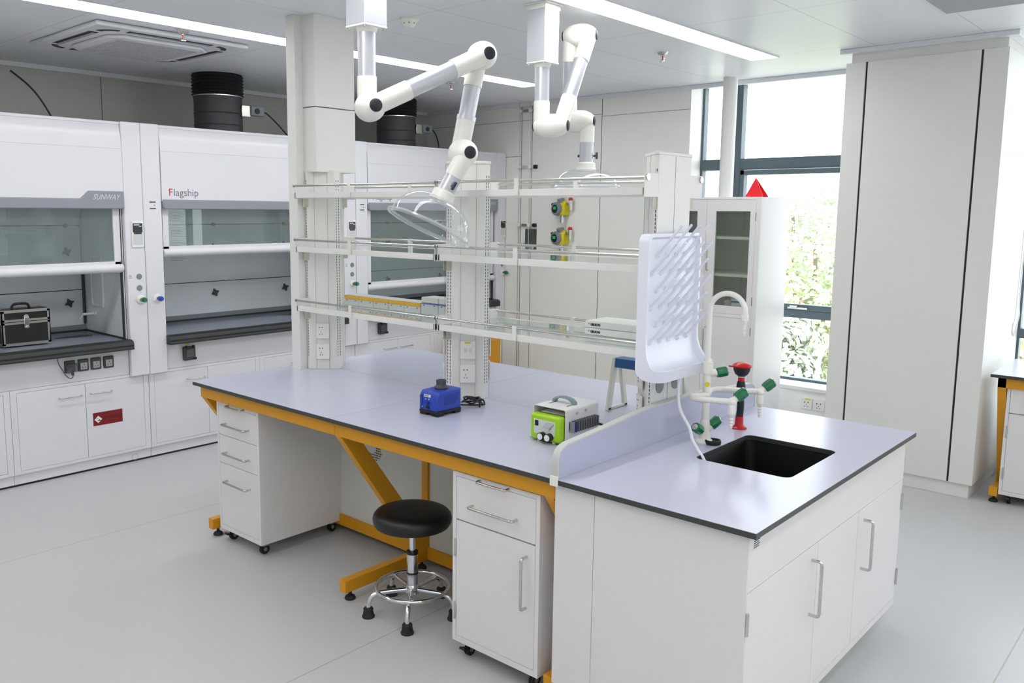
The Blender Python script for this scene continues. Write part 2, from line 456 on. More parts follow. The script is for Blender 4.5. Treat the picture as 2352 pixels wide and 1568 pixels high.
def cassette():
    x0, x1, y0, y1 = -4.83, -3.87, -0.06, 0.92
    t = thing('air_conditioner', 'square white ceiling air conditioner cassette with a grey mesh centre', 'air conditioner', ((x0+x1)/2, (y0+y1)/2, ZC))
    z = ZC-0.028
    obj('face_panel', MB().box(x0, x1, y0, y1, z, ZC-.001), M_HOOD, t, bevel=0.012)
    obj('center_panel', MB().prism([(x0+.16, y0+.24, z-.02), (x0+.24, y0+.16, z-.02), (x1-.24, y0+.16, z-.02), (x1-.16, y0+.24, z-.02), (x1-.16, y1-.24, z-.02), (x1-.24, y1-.16, z-.02), (x0+.24, y1-.16, z-.02), (x0+.16, y1-.24, z-.02)], (0, 0, 0.02)), M_HOOD, t, bevel=0.008)
    g = MB()
    n = 22
    for i in range(n):
        y = y0+.23+(y1-y0-.46)*i/(n-1); g.box(x0+.22, x1-.22, y-.003, y+.003, z-.025, z-.019)
    for i in range(n):
        x = x0+.22+(x1-x0-.44)*i/(n-1); g.box(x-.003, x+.003, y0+.23, y1-.23, z-.025, z-.019)
    obj('intake_grille', g, mat('grille_grey', srgb(196, 198, 204), 0.5), t, smooth=False)
    obj('grille_back', MB().box(x0+.22, x1-.22, y0+.23, y1-.23, z-.0212, z-.0205), mat('grille_dark', srgb(150, 153, 160), 0.6), t, smooth=False)
    for (a, b, c, d) in ((x0+.06, x0+.115, y0+.22, y1-.22), (x1-.115, x1-.06, y0+.22, y1-.22), (x0+.22, x1-.22, y0+.055, y0+.11), (x0+.22, x1-.22, y1-.11, y1-.055)):
        s = obj('air_slot', MB().box(a, b, c, d, z-.0015, z+.001), M_BLACK, t, smooth=False)
        if b-a < d-c: obj('louvre', MB().box(a+.02, b-.012, c+.01, d-.01, z-.006, z-.003), M_GREYBAR, s, smooth=False)
        else: obj('louvre', MB().box(a+.01, b-.01, c+.02, d-.012, z-.006, z-.003), M_GREYBAR, s, smooth=False)
    for (cx, cy, a0) in ((x0+.19, y0+.19, 180), (x1-.19, y0+.19, 270), (x1-.19, y1-.19, 0), (x0+.19, y1-.19, 90)):
        P = [(cx+.12*math.cos(math.radians(a0+k*9)), cy+.12*math.sin(math.radians(a0+k*9)), z-.0015) for k in range(1, 10)]
        Q = [(cx+.085*math.cos(math.radians(a0+k*9)), cy+.085*math.sin(math.radians(a0+k*9)), z-.0015) for k in range(9, 0, -1)]
        obj('corner_slot', MB().prism(P+Q, (0, 0, 0.002)), M_BLACK, t, smooth=False)
cassette()

def sprinkler(x, y, label):
    t = thing('sprinkler', label, 'sprinkler', (x, y, ZC), 'ceiling sprinklers')
    obj('escutcheon', MB().lathe([(0.0, 0), (0.036, 0), (0.03, -0.012), (0.018, -0.02), (0, -0.02)], (x, y, ZC), seg=24, cap=False), M_STEEL, t)
    obj('bulb', MB().cyl((x, y, ZC-0.02), (x, y, ZC-0.05), 0.004, seg=8), M_RED, t)
    obj('yoke', MB().cyl((x, y, ZC-0.015), (x, y, ZC-0.026), 0.012, seg=12).tube([(x-.012, y, ZC-.02), (x-.016, y, ZC-.04), (x, y, ZC-.06), (x+.016, y, ZC-.04), (x+.012, y, ZC-.02)], 0.003, 6).lathe([(0, -0.056), (0.02, -0.058), (0.02, -0.061), (0, -0.061)], (x, y, ZC), cap=False, seg=16), M_CHROME, t)
sprinkler(-3.80, 0.42, 'small chrome sprinkler beside the air conditioner')
sprinkler(-3.99, 2.90, 'small chrome sprinkler seen between the two exhaust arms')
sprinkler(-2.02, 2.86, 'small chrome sprinkler below the right-hand strip light')
sm = thing('smoke_detector', 'round white smoke detector on the ceiling between the two arm mounts', 'smoke detector', (-2.555, 1.077, ZC))
obj('base_ring', MB().lathe([(0.052, 0), (0.054, -0.012), (0.048, -0.018)], (-2.555, 1.077, ZC)), M_CREAM, sm)
obj('detector_cap', MB().lathe([(0.044, -0.017), (0.036, -0.035), (0.024, -0.045), (0.02, -0.05), (0, -0.052)], (-2.555, 1.077, ZC), cap=False), M_CREAM, sm)
obj('sensor_slot', MB().lathe([(0.0405, -0.026), (0.0385, -0.032)], (-2.555, 1.077, ZC), cap=False, seg=8), M_BLACK, sm, smooth=False)
vg = thing('ceiling_vent', 'grey slatted air vent in the ceiling at the top right', 'vent', (0.02, 2.3, ZC))
vx0, vx1, vy0, vy1 = -0.33, 0.30, 1.9, 2.80
obj('vent_backing', MB().box(vx0, vx1, vy0, vy1, ZC-0.003, ZC), M_BLACK, vg, smooth=False)
obj('vent_frame', MB().box(vx0-.02, vx0, vy0-.02, vy1+.02, ZC-.012, ZC).box(vx1, vx1+.02, vy0-.02, vy1+.02, ZC-.012, ZC).box(vx0, vx1, vy0-.02, vy0, ZC-.012, ZC).box(vx0, vx1, vy1, vy1+.02, ZC-.012, ZC), M_HOOD, vg, smooth=False)
sl = MB(); n = 30
for i in range(n):
    y = vy0+(vy1-vy0)*(i+.5)/n; sl.obox(((vx0+vx1)/2, y, ZC-.008), (1, 0, 0), (0, .8, -.6), (0, .6, .8), (vx1-vx0)/2, .0095, .0012)
obj('slats', sl, mat('slat_grey', srgb(190, 194, 198), .4), vg, smooth=False)

# ================================================================== FUME HOODS ALONG THE LEFT WALL
FX = -4.60            # front plane of the service posts
HB = -5.40            # back of the liner
def star(c, r, t):
    P = []
    for k in range(8):
        a = PI/8*2*k+0.35; rr = r if k % 2 == 0 else r*0.48
        P.append((c[0], c[1]+rr*math.cos(a), c[2]+rr*math.sin(a)))
    return MB().prism(P, (t, 0, 0))
def knob(y, z, m, par, base_r=0.03):
    b = obj('valve_base', MB().lathe([(base_r, 0), (base_r, .008), (base_r*.6, .014)], (FX, y, z), (1, 0, 0), 20), M_CREAM, par)
    obj('valve_knob', MB().lathe([(.011, .01), (.011, .03), (.017, .034), (.0185, .05), (.017, .066), (.012, .074)], (FX, y, z), (1, 0, 0), 10), m, b)
def hood(ya, yb, ym0, ym1, zs, label, doors, name_badge=True, left_half=True, right_half=True, blue=True, sockets=(), cbox=None, sticker=False):
    """ya..yb opening, ym0..ym1 module (posts included), zs = height of the sash rail"""
    t = thing('fume_hood', label, 'fume hood', (FX, (ya+yb)/2, 0), 'fume hoods along the wall')
    top = 2.318
    # carcass shell (sides, back, roof)
    b = MB(); b.box(HB-.02, HB, ya, yb, .80, top-.02); b.box(HB-.02, FX-.03, ym0+.002, ya-.02, .62, top-.012); b.box(HB-.02, FX-.03, yb+.02, ym1-.002, .62, top-.012)
    b.box(HB-.02, FX-.02, ya-.02, yb+.02, top-.02, top-.004)
    obj('carcass', b, M_HOOD, t, smooth=False)
    # upper front panel, gently curved back at the top
    P = [(FX+.004, 1.80), (FX+.004, 2.131), (FX+.001, 2.133), (FX+.001, 2.138), (FX+.004, 2.14), (FX-.002, 2.22), (FX-.018, 2.29), (FX-.045, top), (FX-.07, top), (FX-.03, 1.80)]
    obj('upper_panel', MB().prism([(x, ya+.002, z) for x, z in P], (0, yb-ya-.004, 0)), M_HOOD, t)
    # grey fascia with raised badge end
    F = [(ya+.004, 1.757), (ya+.016, 1.745), (yb-.016, 1.745), (yb-.002, 1.757), (yb-.002, 1.862), (yb-.235, 1.862), (yb-.29, 1.812), (ya+.004, 1.812)]
    fb = obj('fascia_bar', MB().prism([(FX-.012, y, z) for y, z in F], (.028, 0, 0)), M_GREYBAR, t, bevel=.006)
    text('badge', 'SUNWAY', .048, (FX+.0165, yb-.212, 1.806), (0, 1, 0), (0, 0, 1), M_LOGO, fb, shear=.35, sx=.86)
    if name_badge:
        text('name_letter', 'F', .072, (FX+.0045, ya+.05, 1.838), (0, 1, 0), (0, 0, 1), M_TEXTR, t)
        text('name_lettering', 'lagship', .072, (FX+.0045, ya+.087, 1.838), (0, 1, 0), (0, 0, 1), M_INKG, t)
    # liner
    z0 = .865; xi = FX-.06
    ln = MB()
    ln.box(HB, HB+.012, ya, yb, z0, top-.03)
    ln.box(HB, xi, ya-.012, ya, z0, top-.03); ln.box(HB, xi, yb, yb+.012, z0, top-.03)
    ln.box(HB, xi, ya, yb, 2.20, 2.215)
    obj('liner', ln, M_HOODIN, t, smooth=False)
    # rear baffle, three sheets
    bx = HB+.10
    bf = MB()
    bf.box(bx, bx+.006, ya+.01, yb-.01, z0+.035, 1.158)
    bf.box(bx, bx+.006, ya+.01, yb-.01, 1.164, 1.622)
    bf.prism([(bx+.006, ya+.01, 1.63), (bx+.20, ya+.01, 2.12), (bx+.194, ya+.01, 2.12), (bx, ya+.01, 1.63)], (0, yb-ya-.02, 0))
    bo = obj('baffle', bf, M_HOODIN, t, smooth=False)
    obj('baffle_slot', MB().box(bx+.001, bx+.005, ya+.01, yb-.01, 1.158, 1.164).box(bx+.0, bx+.005, ya+.01, yb-.01, 1.620, 1.632), M_BLACK, t, smooth=False)
    obj('rear_ledge', MB().box(bx-.02, bx+.03, ya+.01, yb-.01, z0, z0+.04), M_GREYP, t, smooth=False)
    n = 3
    for i in range(n):
        y = yb-.11-(yb-ya-.22)*i/(n-1) if n > 1 else 0
        for z in (1.07, 1.44): obj('baffle_knob', star((bx+.006, y, z), .038, .02), M_DGREY, bo, smooth=False, bevel=.006)
        obj('baffle_stud', MB().cyl((bx+.006, y, 1.626), (bx+.02, y, 1.626), .014, seg=12), M_DGREY, bo)
    # inner side detail: raised panel outline and water outlet
    for yy, s in ((yb, -1), (ya, 1)):
        obj('side_window', MB().tube([(-4.98, yy+s*.004, 1.06), (-5.14, yy+s*.004, 1.06), (-5.15, yy+s*.004, 1.10), (-5.15, yy+s*.004, 1.36), (-5.14, yy+s*.004, 1.40), (-4.98, yy+s*.004, 1.40), (-4.97, yy+s*.004, 1.36), (-4.97, yy+s*.004, 1.10)], .006, 8, closed=True), M_HOOD, t)
    obj('corner_slot', MB().box(bx+.01, bx+.035, yb-.016, yb-.002, z0+.05, 1.28), M_DGREY, t, bevel=.003)
    obj('water_outlet', MB().cyl((-5.12, yb-.001, 1.0), (-5.12, yb-.012, 1.0), .02, seg=16).cyl((-5.12, yb-.005, 1.0), (-5.12, yb-.09, 1.0), .009, seg=12).cyl((-5.12, yb-.085, 1.0), (-5.10, yb-.125, .965), .005, seg=10), M_CREAM, t)
    # worktop with raised black rim, cup sink
    wt = obj('hood_worktop', MB().box(HB, FX+.0, ya, yb, .83, z0-.004), M_BLACKTOP, t, smooth=False)
    rim = MB(); P = [(FX-.03, .865), (FX+.02, .868), (FX+.045, .858), (FX+.055, .835), (FX+.05, .825), (FX+.055, .81), (FX+.05, .802), (FX-.03, .802)]
    rim.prism([(x, ya-.004, z) for x, z in P], (0, yb-ya+.008, 0))
    rim.box(HB+.09, FX-.03, ya, ya+.012, .86, .872); rim.box(HB+.09, FX-.03, yb-.012, yb, .86, .872); rim.box(HB+.13, HB+.145, ya, yb, .86, .874)
    obj('worktop_rim', rim, mat('rim_black', srgb(40, 42, 42), 0.42), wt, bevel=.002)
    cup = MB(); cx, cy = -5.03, yb-.20
    cup.prism([(cx+.045*math.cos(a), cy+.13*math.sin(a), .8612) for a in [2*PI*k/28 for k in range(28)]], (0, 0, .001))
    obj('cup_sink', cup, M_BLACK, wt, smooth=False)
    # sash
    sx0, sx1 = FX-.055, FX-.03
    sf = MB().box(sx0, sx1, ya+.015, ya+.06, zs, 1.76).box(sx0, sx1, yb-.065, yb-.02, zs, 1.76).box(sx0, sx1, ya+.015, yb-.02, zs+.03, zs+.075)
    so_ = obj('sash', sf, M_HOOD, t, bevel=.003)
    obj('sash_handle', MB().prism([(FX-.05+.04*math.cos(a), ya+.012, zs+.03+.031*math.sin(a)) for a in [2*PI*k/20 for k in range(20)]], (0, yb-ya-.024, 0)), M_HOOD, so_)
    obj('sash_glass', MB().box(FX-.046, FX-.041, ya+.06, yb-.065, zs+.07, 1.78), G_SASH, so_, smooth=False)
    for a_, b_ in ((yb-.02, yb-.013), (yb-.007, yb-.001), (ya+.008, ya+.015)): obj('sash_track', MB().box(FX-.06, FX-.031, a_, b_, .87, 1.76), M_DGREY, t, smooth=False)
    for a_, b_, c_, d_ in ((yb-.013, yb-.007, .87, 1.76), (yb-.001, yb+.02, .62, 1.8), (ya-.02, ya+.008, .62, 1.8)): obj('side_post', MB().box(FX-.062, FX-.03, a_, b_, c_, d_), M_HOOD, t, smooth=False)
    if zs > 1.4 or zs < 1.2:
        nt_ = MB()
        for k in range(34):
            if k in (8, 9, 18, 19, 27): continue
            z = 1.735-k*.0105; nt_.box(FX-.0405, FX-.0403, ya+.075, ya+.075+.12*(0.6+.4*((k*7) % 5)/4), z-.002, z)
        obj('notice', nt_, M_INKG, so_, smooth=False)
    # posts
    if right_half:
        p = obj('service_post', MB().box(FX-.06, FX, yb+.001, ym1-.001, .607, top), M_HOOD, t, bevel=.006)
        y = yb+.084
        d = obj('controller', MB().box(FX, FX+.008, y-.042, y+.042, 1.487, 1.662), M_CREAM, p, bevel=.004)
        obj('screen', MB().box(FX+.008, FX+.0095, y-.034, y+.034, 1.59, 1.65).box(FX+.008, FX+.0115, y-.027, y+.027, 1.578, 1.622), M_LCD, d, smooth=False)
        obj('screen_mark', MB().box(FX+.0095, FX+.010, y-.026, y+.012, 1.636, 1.643).box(FX+.0095, FX+.010, y+.01, y+.028, 1.628, 1.632), M_LOGO, d, smooth=False)
        obj('keypad', MB().box(FX+.008, FX+.0085, y-.034, y+.034, 1.505, 1.57), mat('keypad', srgb(205, 208, 214), .5), d, smooth=False)
        for z in (1.29, 1.212): obj('blank_cap', MB().lathe([(.020, 0), (.020, .002), (0, .0025)], (FX, y, z), (1, 0, 0), 20, cap=False), M_GREYP, p)
        knob(y+.004, 1.134, M_GREEN, p)
        for k in range(3): obj('post_label', MB().box(FX, FX+.0006, yb+.012, yb+.032, 1.298-k*.009, 1.301-k*.009), M_INKG, p, smooth=False)
    if left_half:
        p = obj('service_post', MB().box(FX-.06, FX, ym0+.001, ya-.001, .605, top), M_HOOD, t, bevel=.006)
        y = ym0+.068
        obj('post_vent', MB().box(FX, FX+.001, y-.022, y+.022, 1.789, 1.797).box(FX, FX+.001, y-.022, y+.022, 1.745, 1.753).box(FX, FX+.001, y+.008, y+.016, 1.769, 1.775), M_DGREY, p, smooth=False)
        if blue: knob(y+.004, 1.134, M_BLUEK, p)
    # apron with sockets
    ap = obj('apron_panel', MB().box(FX-.055, FX-.03, ya-.002, yb+.002, .622, .802), M_HOOD, t, smooth=False, bevel=.001)
    for i, y in enumerate(sockets):
        s = obj('socket', MB().box(FX-.03, FX-.012, y-.034, y+.034, .688, .768), M_DGREY, ap, bevel=.006)
        if i == 0:
            obj('socket_cover', MB().obox((FX+.004, y+.004, .722), (.94, 0, .34), (0, 1, 0), (-.34, 0, .94), .012, .034, .028), G_SMOKE, s, bevel=.004)
            obj('plug', MB().cyl((FX-.004, y+.006, .71), (FX+.004, y+.008, .672), .009, seg=10), M_DGREY, s)
        else:
            obj('socket_face', MB().box(FX-.012, FX-.010, y-.022, y+.022, .700, .745), mat('socket_face', srgb(170, 174, 172), .5), s, smooth=False, bevel=.001)
            obj('socket_hole', MB().box(FX-.010, FX-.0095, y-.002, y+.002, .728, .738).obox((FX-.0098, y-.009, .714), (1, 0, 0), (0, .8, .6), (0, -.6, .8), .0004, .005, .0015).obox((FX-.0098, y+.009, .714), (1, 0, 0), (0, .8, -.6), (0, .6, .8), .0004, .005, .0015), M_BLACK, s, smooth=False)
    if cbox:
        y, stk = cbox
        s = obj('isolator_switch', MB().box(FX-.03, FX+.006, y-.043, y+.043, .668, .768), M_DGREY, ap, bevel=.008)
        obj('switch_cover', MB().box(FX+.006, FX+.018, y-.038, y+.038, .682, .758), G_SMOKE, s, bevel=.006)
        obj('switch_mechanism', MB().box(FX+.006, FX+.0085, y-.028, y+.028, .695, .745), M_GREYP, s, bevel=.001)
        obj('switch_lever', MB().box(FX+.0085, FX+.013, y-.022, y-.002, .713, .724), M_RED, s)
        obj('hinge_block', MB().box(FX-.005, FX+.02, y-.034, y-.02, .752, .776).box(FX-.005, FX+.02, y+.02, y+.034, .752, .776).box(FX, FX+.022, y+.024, y+.044, .672, .69), M_BLACK, s, bevel=.003)
        if stk: obj('tag_label', MB().box(FX-.03, FX-.029, y-.018, y+.014, .778, .790), M_YSTK, ap, smooth=False)
    # base cabinets
    CF = FX-.03
    for (c0, c1, dl) in doors:
        bc = obj('base_cabinet', MB().box(HB, CF-.012, c0+.001, c1-.001, .078, .620).box(CF-.012, CF, c0+.001, c0+.038, .078, .620).box(CF-.012, CF, c1-.038, c1-.001, .078, .620).box(CF-.012, CF, c0+.038, c1-.038, .600, .620).box(CF-.012, CF, c0+.038, c1-.038, .078, .098), M_HOOD, t, smooth=False, bevel=.0008)
        obj('kick_plate', MB().box(HB, CF-.014, c0+.001, c1-.001, .014, .078), M_HOOD, t, smooth=False)
        obj('kick_shadow', MB().box(HB, CF-.018, c0+.001, c1-.001, 0, .0138), M_BLACK, t, smooth=False)  # black strip standing in for the shadow line below the kick plate
        for (d0, d1, hs) in dl:
            dr = obj('door', MB().box(CF-.012, CF-.001, d0+.0015, d1-.0015, .0995, .5985), M_HOOD, bc, smooth=False, bevel=.0008)
            dr.parent = t
            if hs is not None:
                h0 = d1-.17 if hs > 0 else d0+.03
                obj('handle', barhandle((CF, h0, .528), (CF, h0+.14, .528), (1, 0, 0), .026, .0045), M_STEEL, dr)
            if sticker and hs is not None and hs < 0 and d0 > 0:
                sk = obj('hazard_sign', MB().box(CF-.001, CF, d0+.042, d0+.243, .303, .392), M_REDS, dr, smooth=False)
                obj('hazard_diamond', MB().prism([(CF, d0+.05, .345), (CF, d0+.076, .32), (CF, d0+.102, .345), (CF, d0+.076, .370)], (.0006, 0, 0)).box(CF, CF+.0006, 0, 0, 0, 0), M_BOX, dr, smooth=False)
                obj('hazard_mark', MB().prism([(CF+.0006, d0+.072, .336), (CF+.0006, d0+.092, .333), (CF+.0006, d0+.086, .344), (CF+.0006, d0+.078, .342)], (.0004, 0, 0)).box(CF+.0006, CF+.001, d0+.064, d0+.074, .350, .352), M_INK, dr, smooth=False)
                text('hazard_lettering', 'CORROSIVES', .021, (CF+.0003, d0+.112, .343), (0, 1, 0), (0, 0, 1), mat('ink_dark_red', srgb(92, 8, 14), .6), dr)
    return t
hoodA = hood(-1.195, .396, -1.33, .531, 1.322, 'white fume hood at the far left holding the black case', [(-1.31, -.375, [(-1.27, -.84, 1), (-.84, -.413, -1)]), (-.375, .531, [(-.337, .09, 1), (.09, .493, -1)])], sockets=(0.0-.005, .082, .165, .25), sticker=True, left_half=False)
hoodB = hood(.665, 2.262, .531, 2.393, 1.414, 'white fume hood behind the white building column, sash half raised', [(.533, 1.437, [(.571, .99, 1), (.99, 1.399, None)]), (1.437, 2.391, [(1.475, 1.91, 1), (1.91, 2.353, -1)])], cbox=(.834, True))
hoodC = hood(2.523, 4.208, 2.395, 4.336, 1.055, 'white fume hood furthest away with its sash lowest, next to the back wall', [(2.397, 3.35, [(2.435, 2.89, 1), (2.89, 3.312, -1)]), (3.35, 4.334, [(3.388, 3.84, 1), (3.84, 4.296, -1)])], cbox=(2.69, False), blue=False)
cc = MB().tube([(FX-.013+.001, .40+.022*math.cos(a), .040+.022*math.sin(a)) for a in [2*PI*k/20 for k in range(20)]], .0012, 6, closed=True)
obj('kick_access_ring', cc, M_GREYP, hoodA)
cc = single('socket_cord', MB().tube([(FX-.02, -.08, .80), (FX-.012, -.078, .76), (FX-.005, -.06, .715), (FX, -.035, .67), (FX+.002, -.015, .655), (FX+.004, .0, .66), (FX+.004, .004, .675)], .0028, 8, sub=5), M_DGREY, 'thin grey cord looping from the hood worktop to the first socket', 'cord', (FX, -.03, .72))

# ducts with flexible sleeve, clamp and damper drive
def duct(cy, label, loop):
    cx = -5.15
    t = thing('exhaust_duct', label, 'duct', (cx, cy, 2.30), 'exhaust ducts above the fume hoods')
    m = MB().lathe([(.185, 0), (.185, .08), (.19, .085), (.185, .09), (.185, .17), (.19, .175), (.185, .18), (.185, .34)], (cx, cy, 2.315), seg=40)
    obj('duct_pipe', m, M_DUCT, t)
    pr = []
    z = 2.62
    while z < ZC: pr += [(.188, z-2.315), (.200, z-2.315+.010)]; z += .024
    pr += [(.19, ZC-2.315)]
    obj('flexible_sleeve', MB().lathe(pr, (cx, cy, 2.315), seg=40), M_DUCTB, t)
    obj('clamp_ring', MB().lathe([(.1905, .302), (.1925, .304), (.1925, .316), (.1905, .318)], (cx, cy, 2.315), seg=40, cap=False), M_CHROME, t)
    ax = cx+.13; ay = cy+.135
    obj('damper_bracket', MB().box(ax, ax+.04, ay-.03, ay+.05, 2.47, 2.56), M_STEEL, t, bevel=.004)
    a = obj('damper_drive', MB().box(ax+.0, ax+.055, ay+.05, ay+.17, 2.485, 2.56), M_GREYP, t, bevel=.006)
    obj('drive_dial', MB().cyl((ax+.055, ay+.10, 2.52), (ax+.062, ay+.10, 2.52), .022, seg=16), M_BLACK, a)
    if loop: P = [(ax+.03, ay+.17, 2.52), (ax+.03, ay+.21, 2.51), (ax+.03, ay+.26, 2.44), (ax+.03, ay+.28, 2.35), (ax+.03, ay+.24, 2.33), (ax+.03, ay+.19, 2.345), (ax+.03, ay+.16, 2.325)]
    else: P = [(ax+.03, ay+.17, 2.52), (ax+.03, ay+.21, 2.51), (ax+.035, ay+.30, 2.44), (ax+.04, ay+.40, 2.35), (ax+.04, ay+.43, 2.32)]
    obj('drive_cable', MB().tube(P, .006, 8, sub=5), M_BLACK, t)
duct(1.46, 'dark grey exhaust duct rising from the hood left of the white column', False)
duct(3.36, 'dark grey exhaust duct partly hidden behind the near exhaust arm', True)
single('hanging_cable', MB().tube([(-5.0, -.12, 2.62), (-4.95, -.03, 2.53), (-4.92, .03, 2.44), (-4.90, .08, 2.34), (-4.9, .10, 2.315)], .006, 8, sub=5), M_BLACK, 'black cable sagging onto the top of the leftmost hood', 'cable', (-4.95, 0, 2.32))

# aluminium-edged case in hood A
def case():
    cx, cy, z = -4.90, -.185, .8715
    t = thing('equipment_case', 'black case with silver metal edges standing in the left fume hood', 'case', (cx, cy, z))
    x0, x1, y0, y1, z0, z1 = cx-.085, cx+.085, cy-.145, cy+.145, z+.004, z+.225
    obj('case_body', MB().box(x0, x1, y0, y1, z0, z0+.145), M_BLACK, t, bevel=.004)
    obj('case_lid', MB().box(x0, x1, y0, y1, z0+.152, z1), M_BLACK, t, bevel=.004)
    e = MB(); r = .009
    for (zz) in (z0+.004, z0+.140, z0+.158, z1-.004):
        rr = r if zz in (z0+.004, z1-.004) else .007
        e.box(x1-.002, x1+.003, y0, y1, zz-rr, zz+rr); e.box(x0-.003, x0+.002, y0, y1, zz-rr, zz+rr)
        e.box(x0, x1, y0-.003, y0+.002, zz-rr, zz+rr); e.box(x0, x1, y1-.002, y1+.003, zz-rr, zz+rr)
    for xx in (x0, x1):
        for yy in (y0, y1):
            e.box(xx-.003 if xx == x0 else xx-.014, xx+.014 if xx == x0 else xx+.003, yy-.003 if yy == y0 else yy-.003, yy+.003, z0, z1)
            e.box(xx-.003, xx+.003, yy-.003 if yy == y0 else yy-.014, yy+.014 if yy == y0 else yy+.003, z0, z1)
    obj('metal_edging', e, M_STEEL, t, smooth=False)
    obj('latch', MB().box(x1+.003, x1+.012, cy-.016, cy+.016, z0+.105, z0+.178).lathe([(.016, 0), (.016, .007)], (x1+.003, cy, z0+.178), (1, 0, 0), 16).lathe([(.012, 0), (.010, .012)], (x1+.003, cy, z0+.112), (1, 0, 0), 16), M_CHROME, t, bevel=.003)
    obj('carry_handle', MB().tube([(cx, cy-.055, z1), (cx, cy-.05, z1+.022), (cx, cy-.035, z1+.034), (cx, cy, z1+.036), (cx, cy+.035, z1+.034), (cx, cy+.05, z1+.022), (cx, cy+.055, z1)], .008, 10, sub=4), M_BLACK, t)
case()

# ================================================================== BACK WALL ITEMS
def gasdet(x, z, label):
    y = YB
    t = thing('gas_detector', label, 'gas detector', (x, y, z), 'gas detectors on the back wall')
    obj('housing', MB().box(x-.03, x+.055, y-.10, y-.004, z-.062, z+.055).cyl((x+.0, y-.06, z+.05), (x+.055, y-.06, z+.05), .026), M_DETY, t, bevel=.012)
    hd = obj('display_head', MB().lathe([(.062, 0), (.066, .02), (.060, .045), (.044, .05)], (x-.025, y-.07, z), (-.25, -1, 0), 28), M_GREYP, t)
    obj('display_lens', MB().lathe([(.040, .050), (.038, .053)], (x-.025, y-.07, z), (-.25, -1, 0), 24), M_BLACK, hd)
    obj('display_readout', MB().obox((x-.032, y-.129, z+.006), (1, -.25, 0), (.25, 1, 0), (0, 0, 1), .016, .003, .013), M_SCREEN, hd, smooth=False)
    obj('top_port', MB().cyl((x, y-.06, z+.05), (x-.004, y-.07, z+.085), .034).cyl((x-.004, y-.07, z+.085), (x-.004, y-.072, z+.092), .037), M_GREYP, t)
    obj('cable_gland', MB().cyl((x-.045, y-.05, z+.045), (x-.085, y-.05, z+.045), .013).cyl((x-.082, y-.05, z+.045), (x-.088, y-.05, z+.045), .017), M_DETY, t)
    obj('cable', MB().tube([(x-.085, y-.05, z+.045), (x-.11, y-.05, z+.043), (x-.125, y-.04, z+.04), (x-.13, y-.006, z+.036)], .012, 10, sub=3), M_BLACK, t)
    obj('alarm_arm', MB().cyl((x+.05, y-.05, z+.045), (x+.085, y-.05, z+.045), .012), M_STEEL, t)
    al = obj('alarm_tube', MB().cyl((x+.095, y-.05, z-.01), (x+.095, y-.05, z+.078), .0185), M_CHROME, t)
    obj('alarm_lamp', MB().lathe([(.02, 0), (.021, .014), (.014, .028), (0, .031)], (x+.095, y-.05, z+.078), cap=False, seg=20), M_RED, al)
    obj('sensor_head', MB().cyl((x+.005, y-.055, z-.06), (x+.005, y-.055, z-.085), .014).cyl((x+.005, y-.055, z-.08), (x+.005, y-.055, z-.13), .022), M_CHROME, t)
gasdet(-3.866, 1.772, 'upper yellow gas detector with green display on the back wall')
gasdet(-3.866, 1.497, 'lower yellow gas detector with green display, just above the shelf rail')

for i, (x, lab) in enumerate(((-4.414, 'thin steel gas line running down the back wall beside the fume hood'), (-4.284, 'thin steel gas line further right on the back wall, passing the metal panel'))):
    z1 = 1.2 if i else .15
    single('gas_pipe', MB().cyl((x, YB-.03, z1), (x, YB-.03, ZC), .004, seg=8), M_STEEL, lab, 'pipe', (x, YB-.03, z1), 'gas pipes on the back wall')
bn = ('highest', 'middle', 'lowest')
for i, z in enumerate((2.712, 2.175, 1.612)):
    t = thing('pipe_bracket', f'{bn[i]} of the three pipe brackets with white clips on the back wall', 'bracket', (-4.35, YB, z), 'pipe brackets on the back wall')
    obj('rail', MB().box(-4.43, -4.22, YB-.022, YB-.001, z-.012, z+.012), M_STEEL, t, smooth=False)
    obj('end_cap', MB().box(-4.235, -4.205, YB-.035, YB-.001, z-.018, z+.018), M_BLACK, t, bevel=.003)
    for x in (-4.414, -4.284): obj('clip', MB().box(x-.014, x+.014, YB-.045, YB-.02, z-.016, z+.016), M_CREAM, t, bevel=.003)
t = thing('regulator_panel', 'small steel gas regulator panel with a round gauge on the back wall', 'regulator', (-4.28, YB, 1.42))
obj('back_plate', MB().box(-4.345, -4.205, YB-.006, YB-.001, 1.36, 1.575), mat('dull_steel', srgb(140, 144, 140), .35, 1.0), t, smooth=False)
obj('gauge', MB().cyl((-4.335, YB-.01, 1.40), (-4.335, YB-.05, 1.40), .036), M_STEEL, t)
obj('gauge_face', MB().cyl((-4.335, YB-.05, 1.40), (-4.335, YB-.052, 1.40), .032), M_BOX, t)
obj('regulator_body', MB().cyl((-4.27, YB-.01, 1.395), (-4.27, YB-.06, 1.395), .022).cyl((-4.30, YB-.04, 1.395), (-4.22, YB-.04, 1.395), .014).cyl((-4.284, YB-.03, 1.395), (-4.284, YB-.03, 1.54), .005), M_CHROME, t)
obj('coil_tube', MB().tube([(-4.24, YB-.03, 1.55), (-4.225, YB-.03, 1.52), (-4.24, YB-.03, 1.49), (-4.225, YB-.03, 1.45), (-4.235, YB-.03, 1.40)], .004, 8, sub=4), M_DGREY, t)

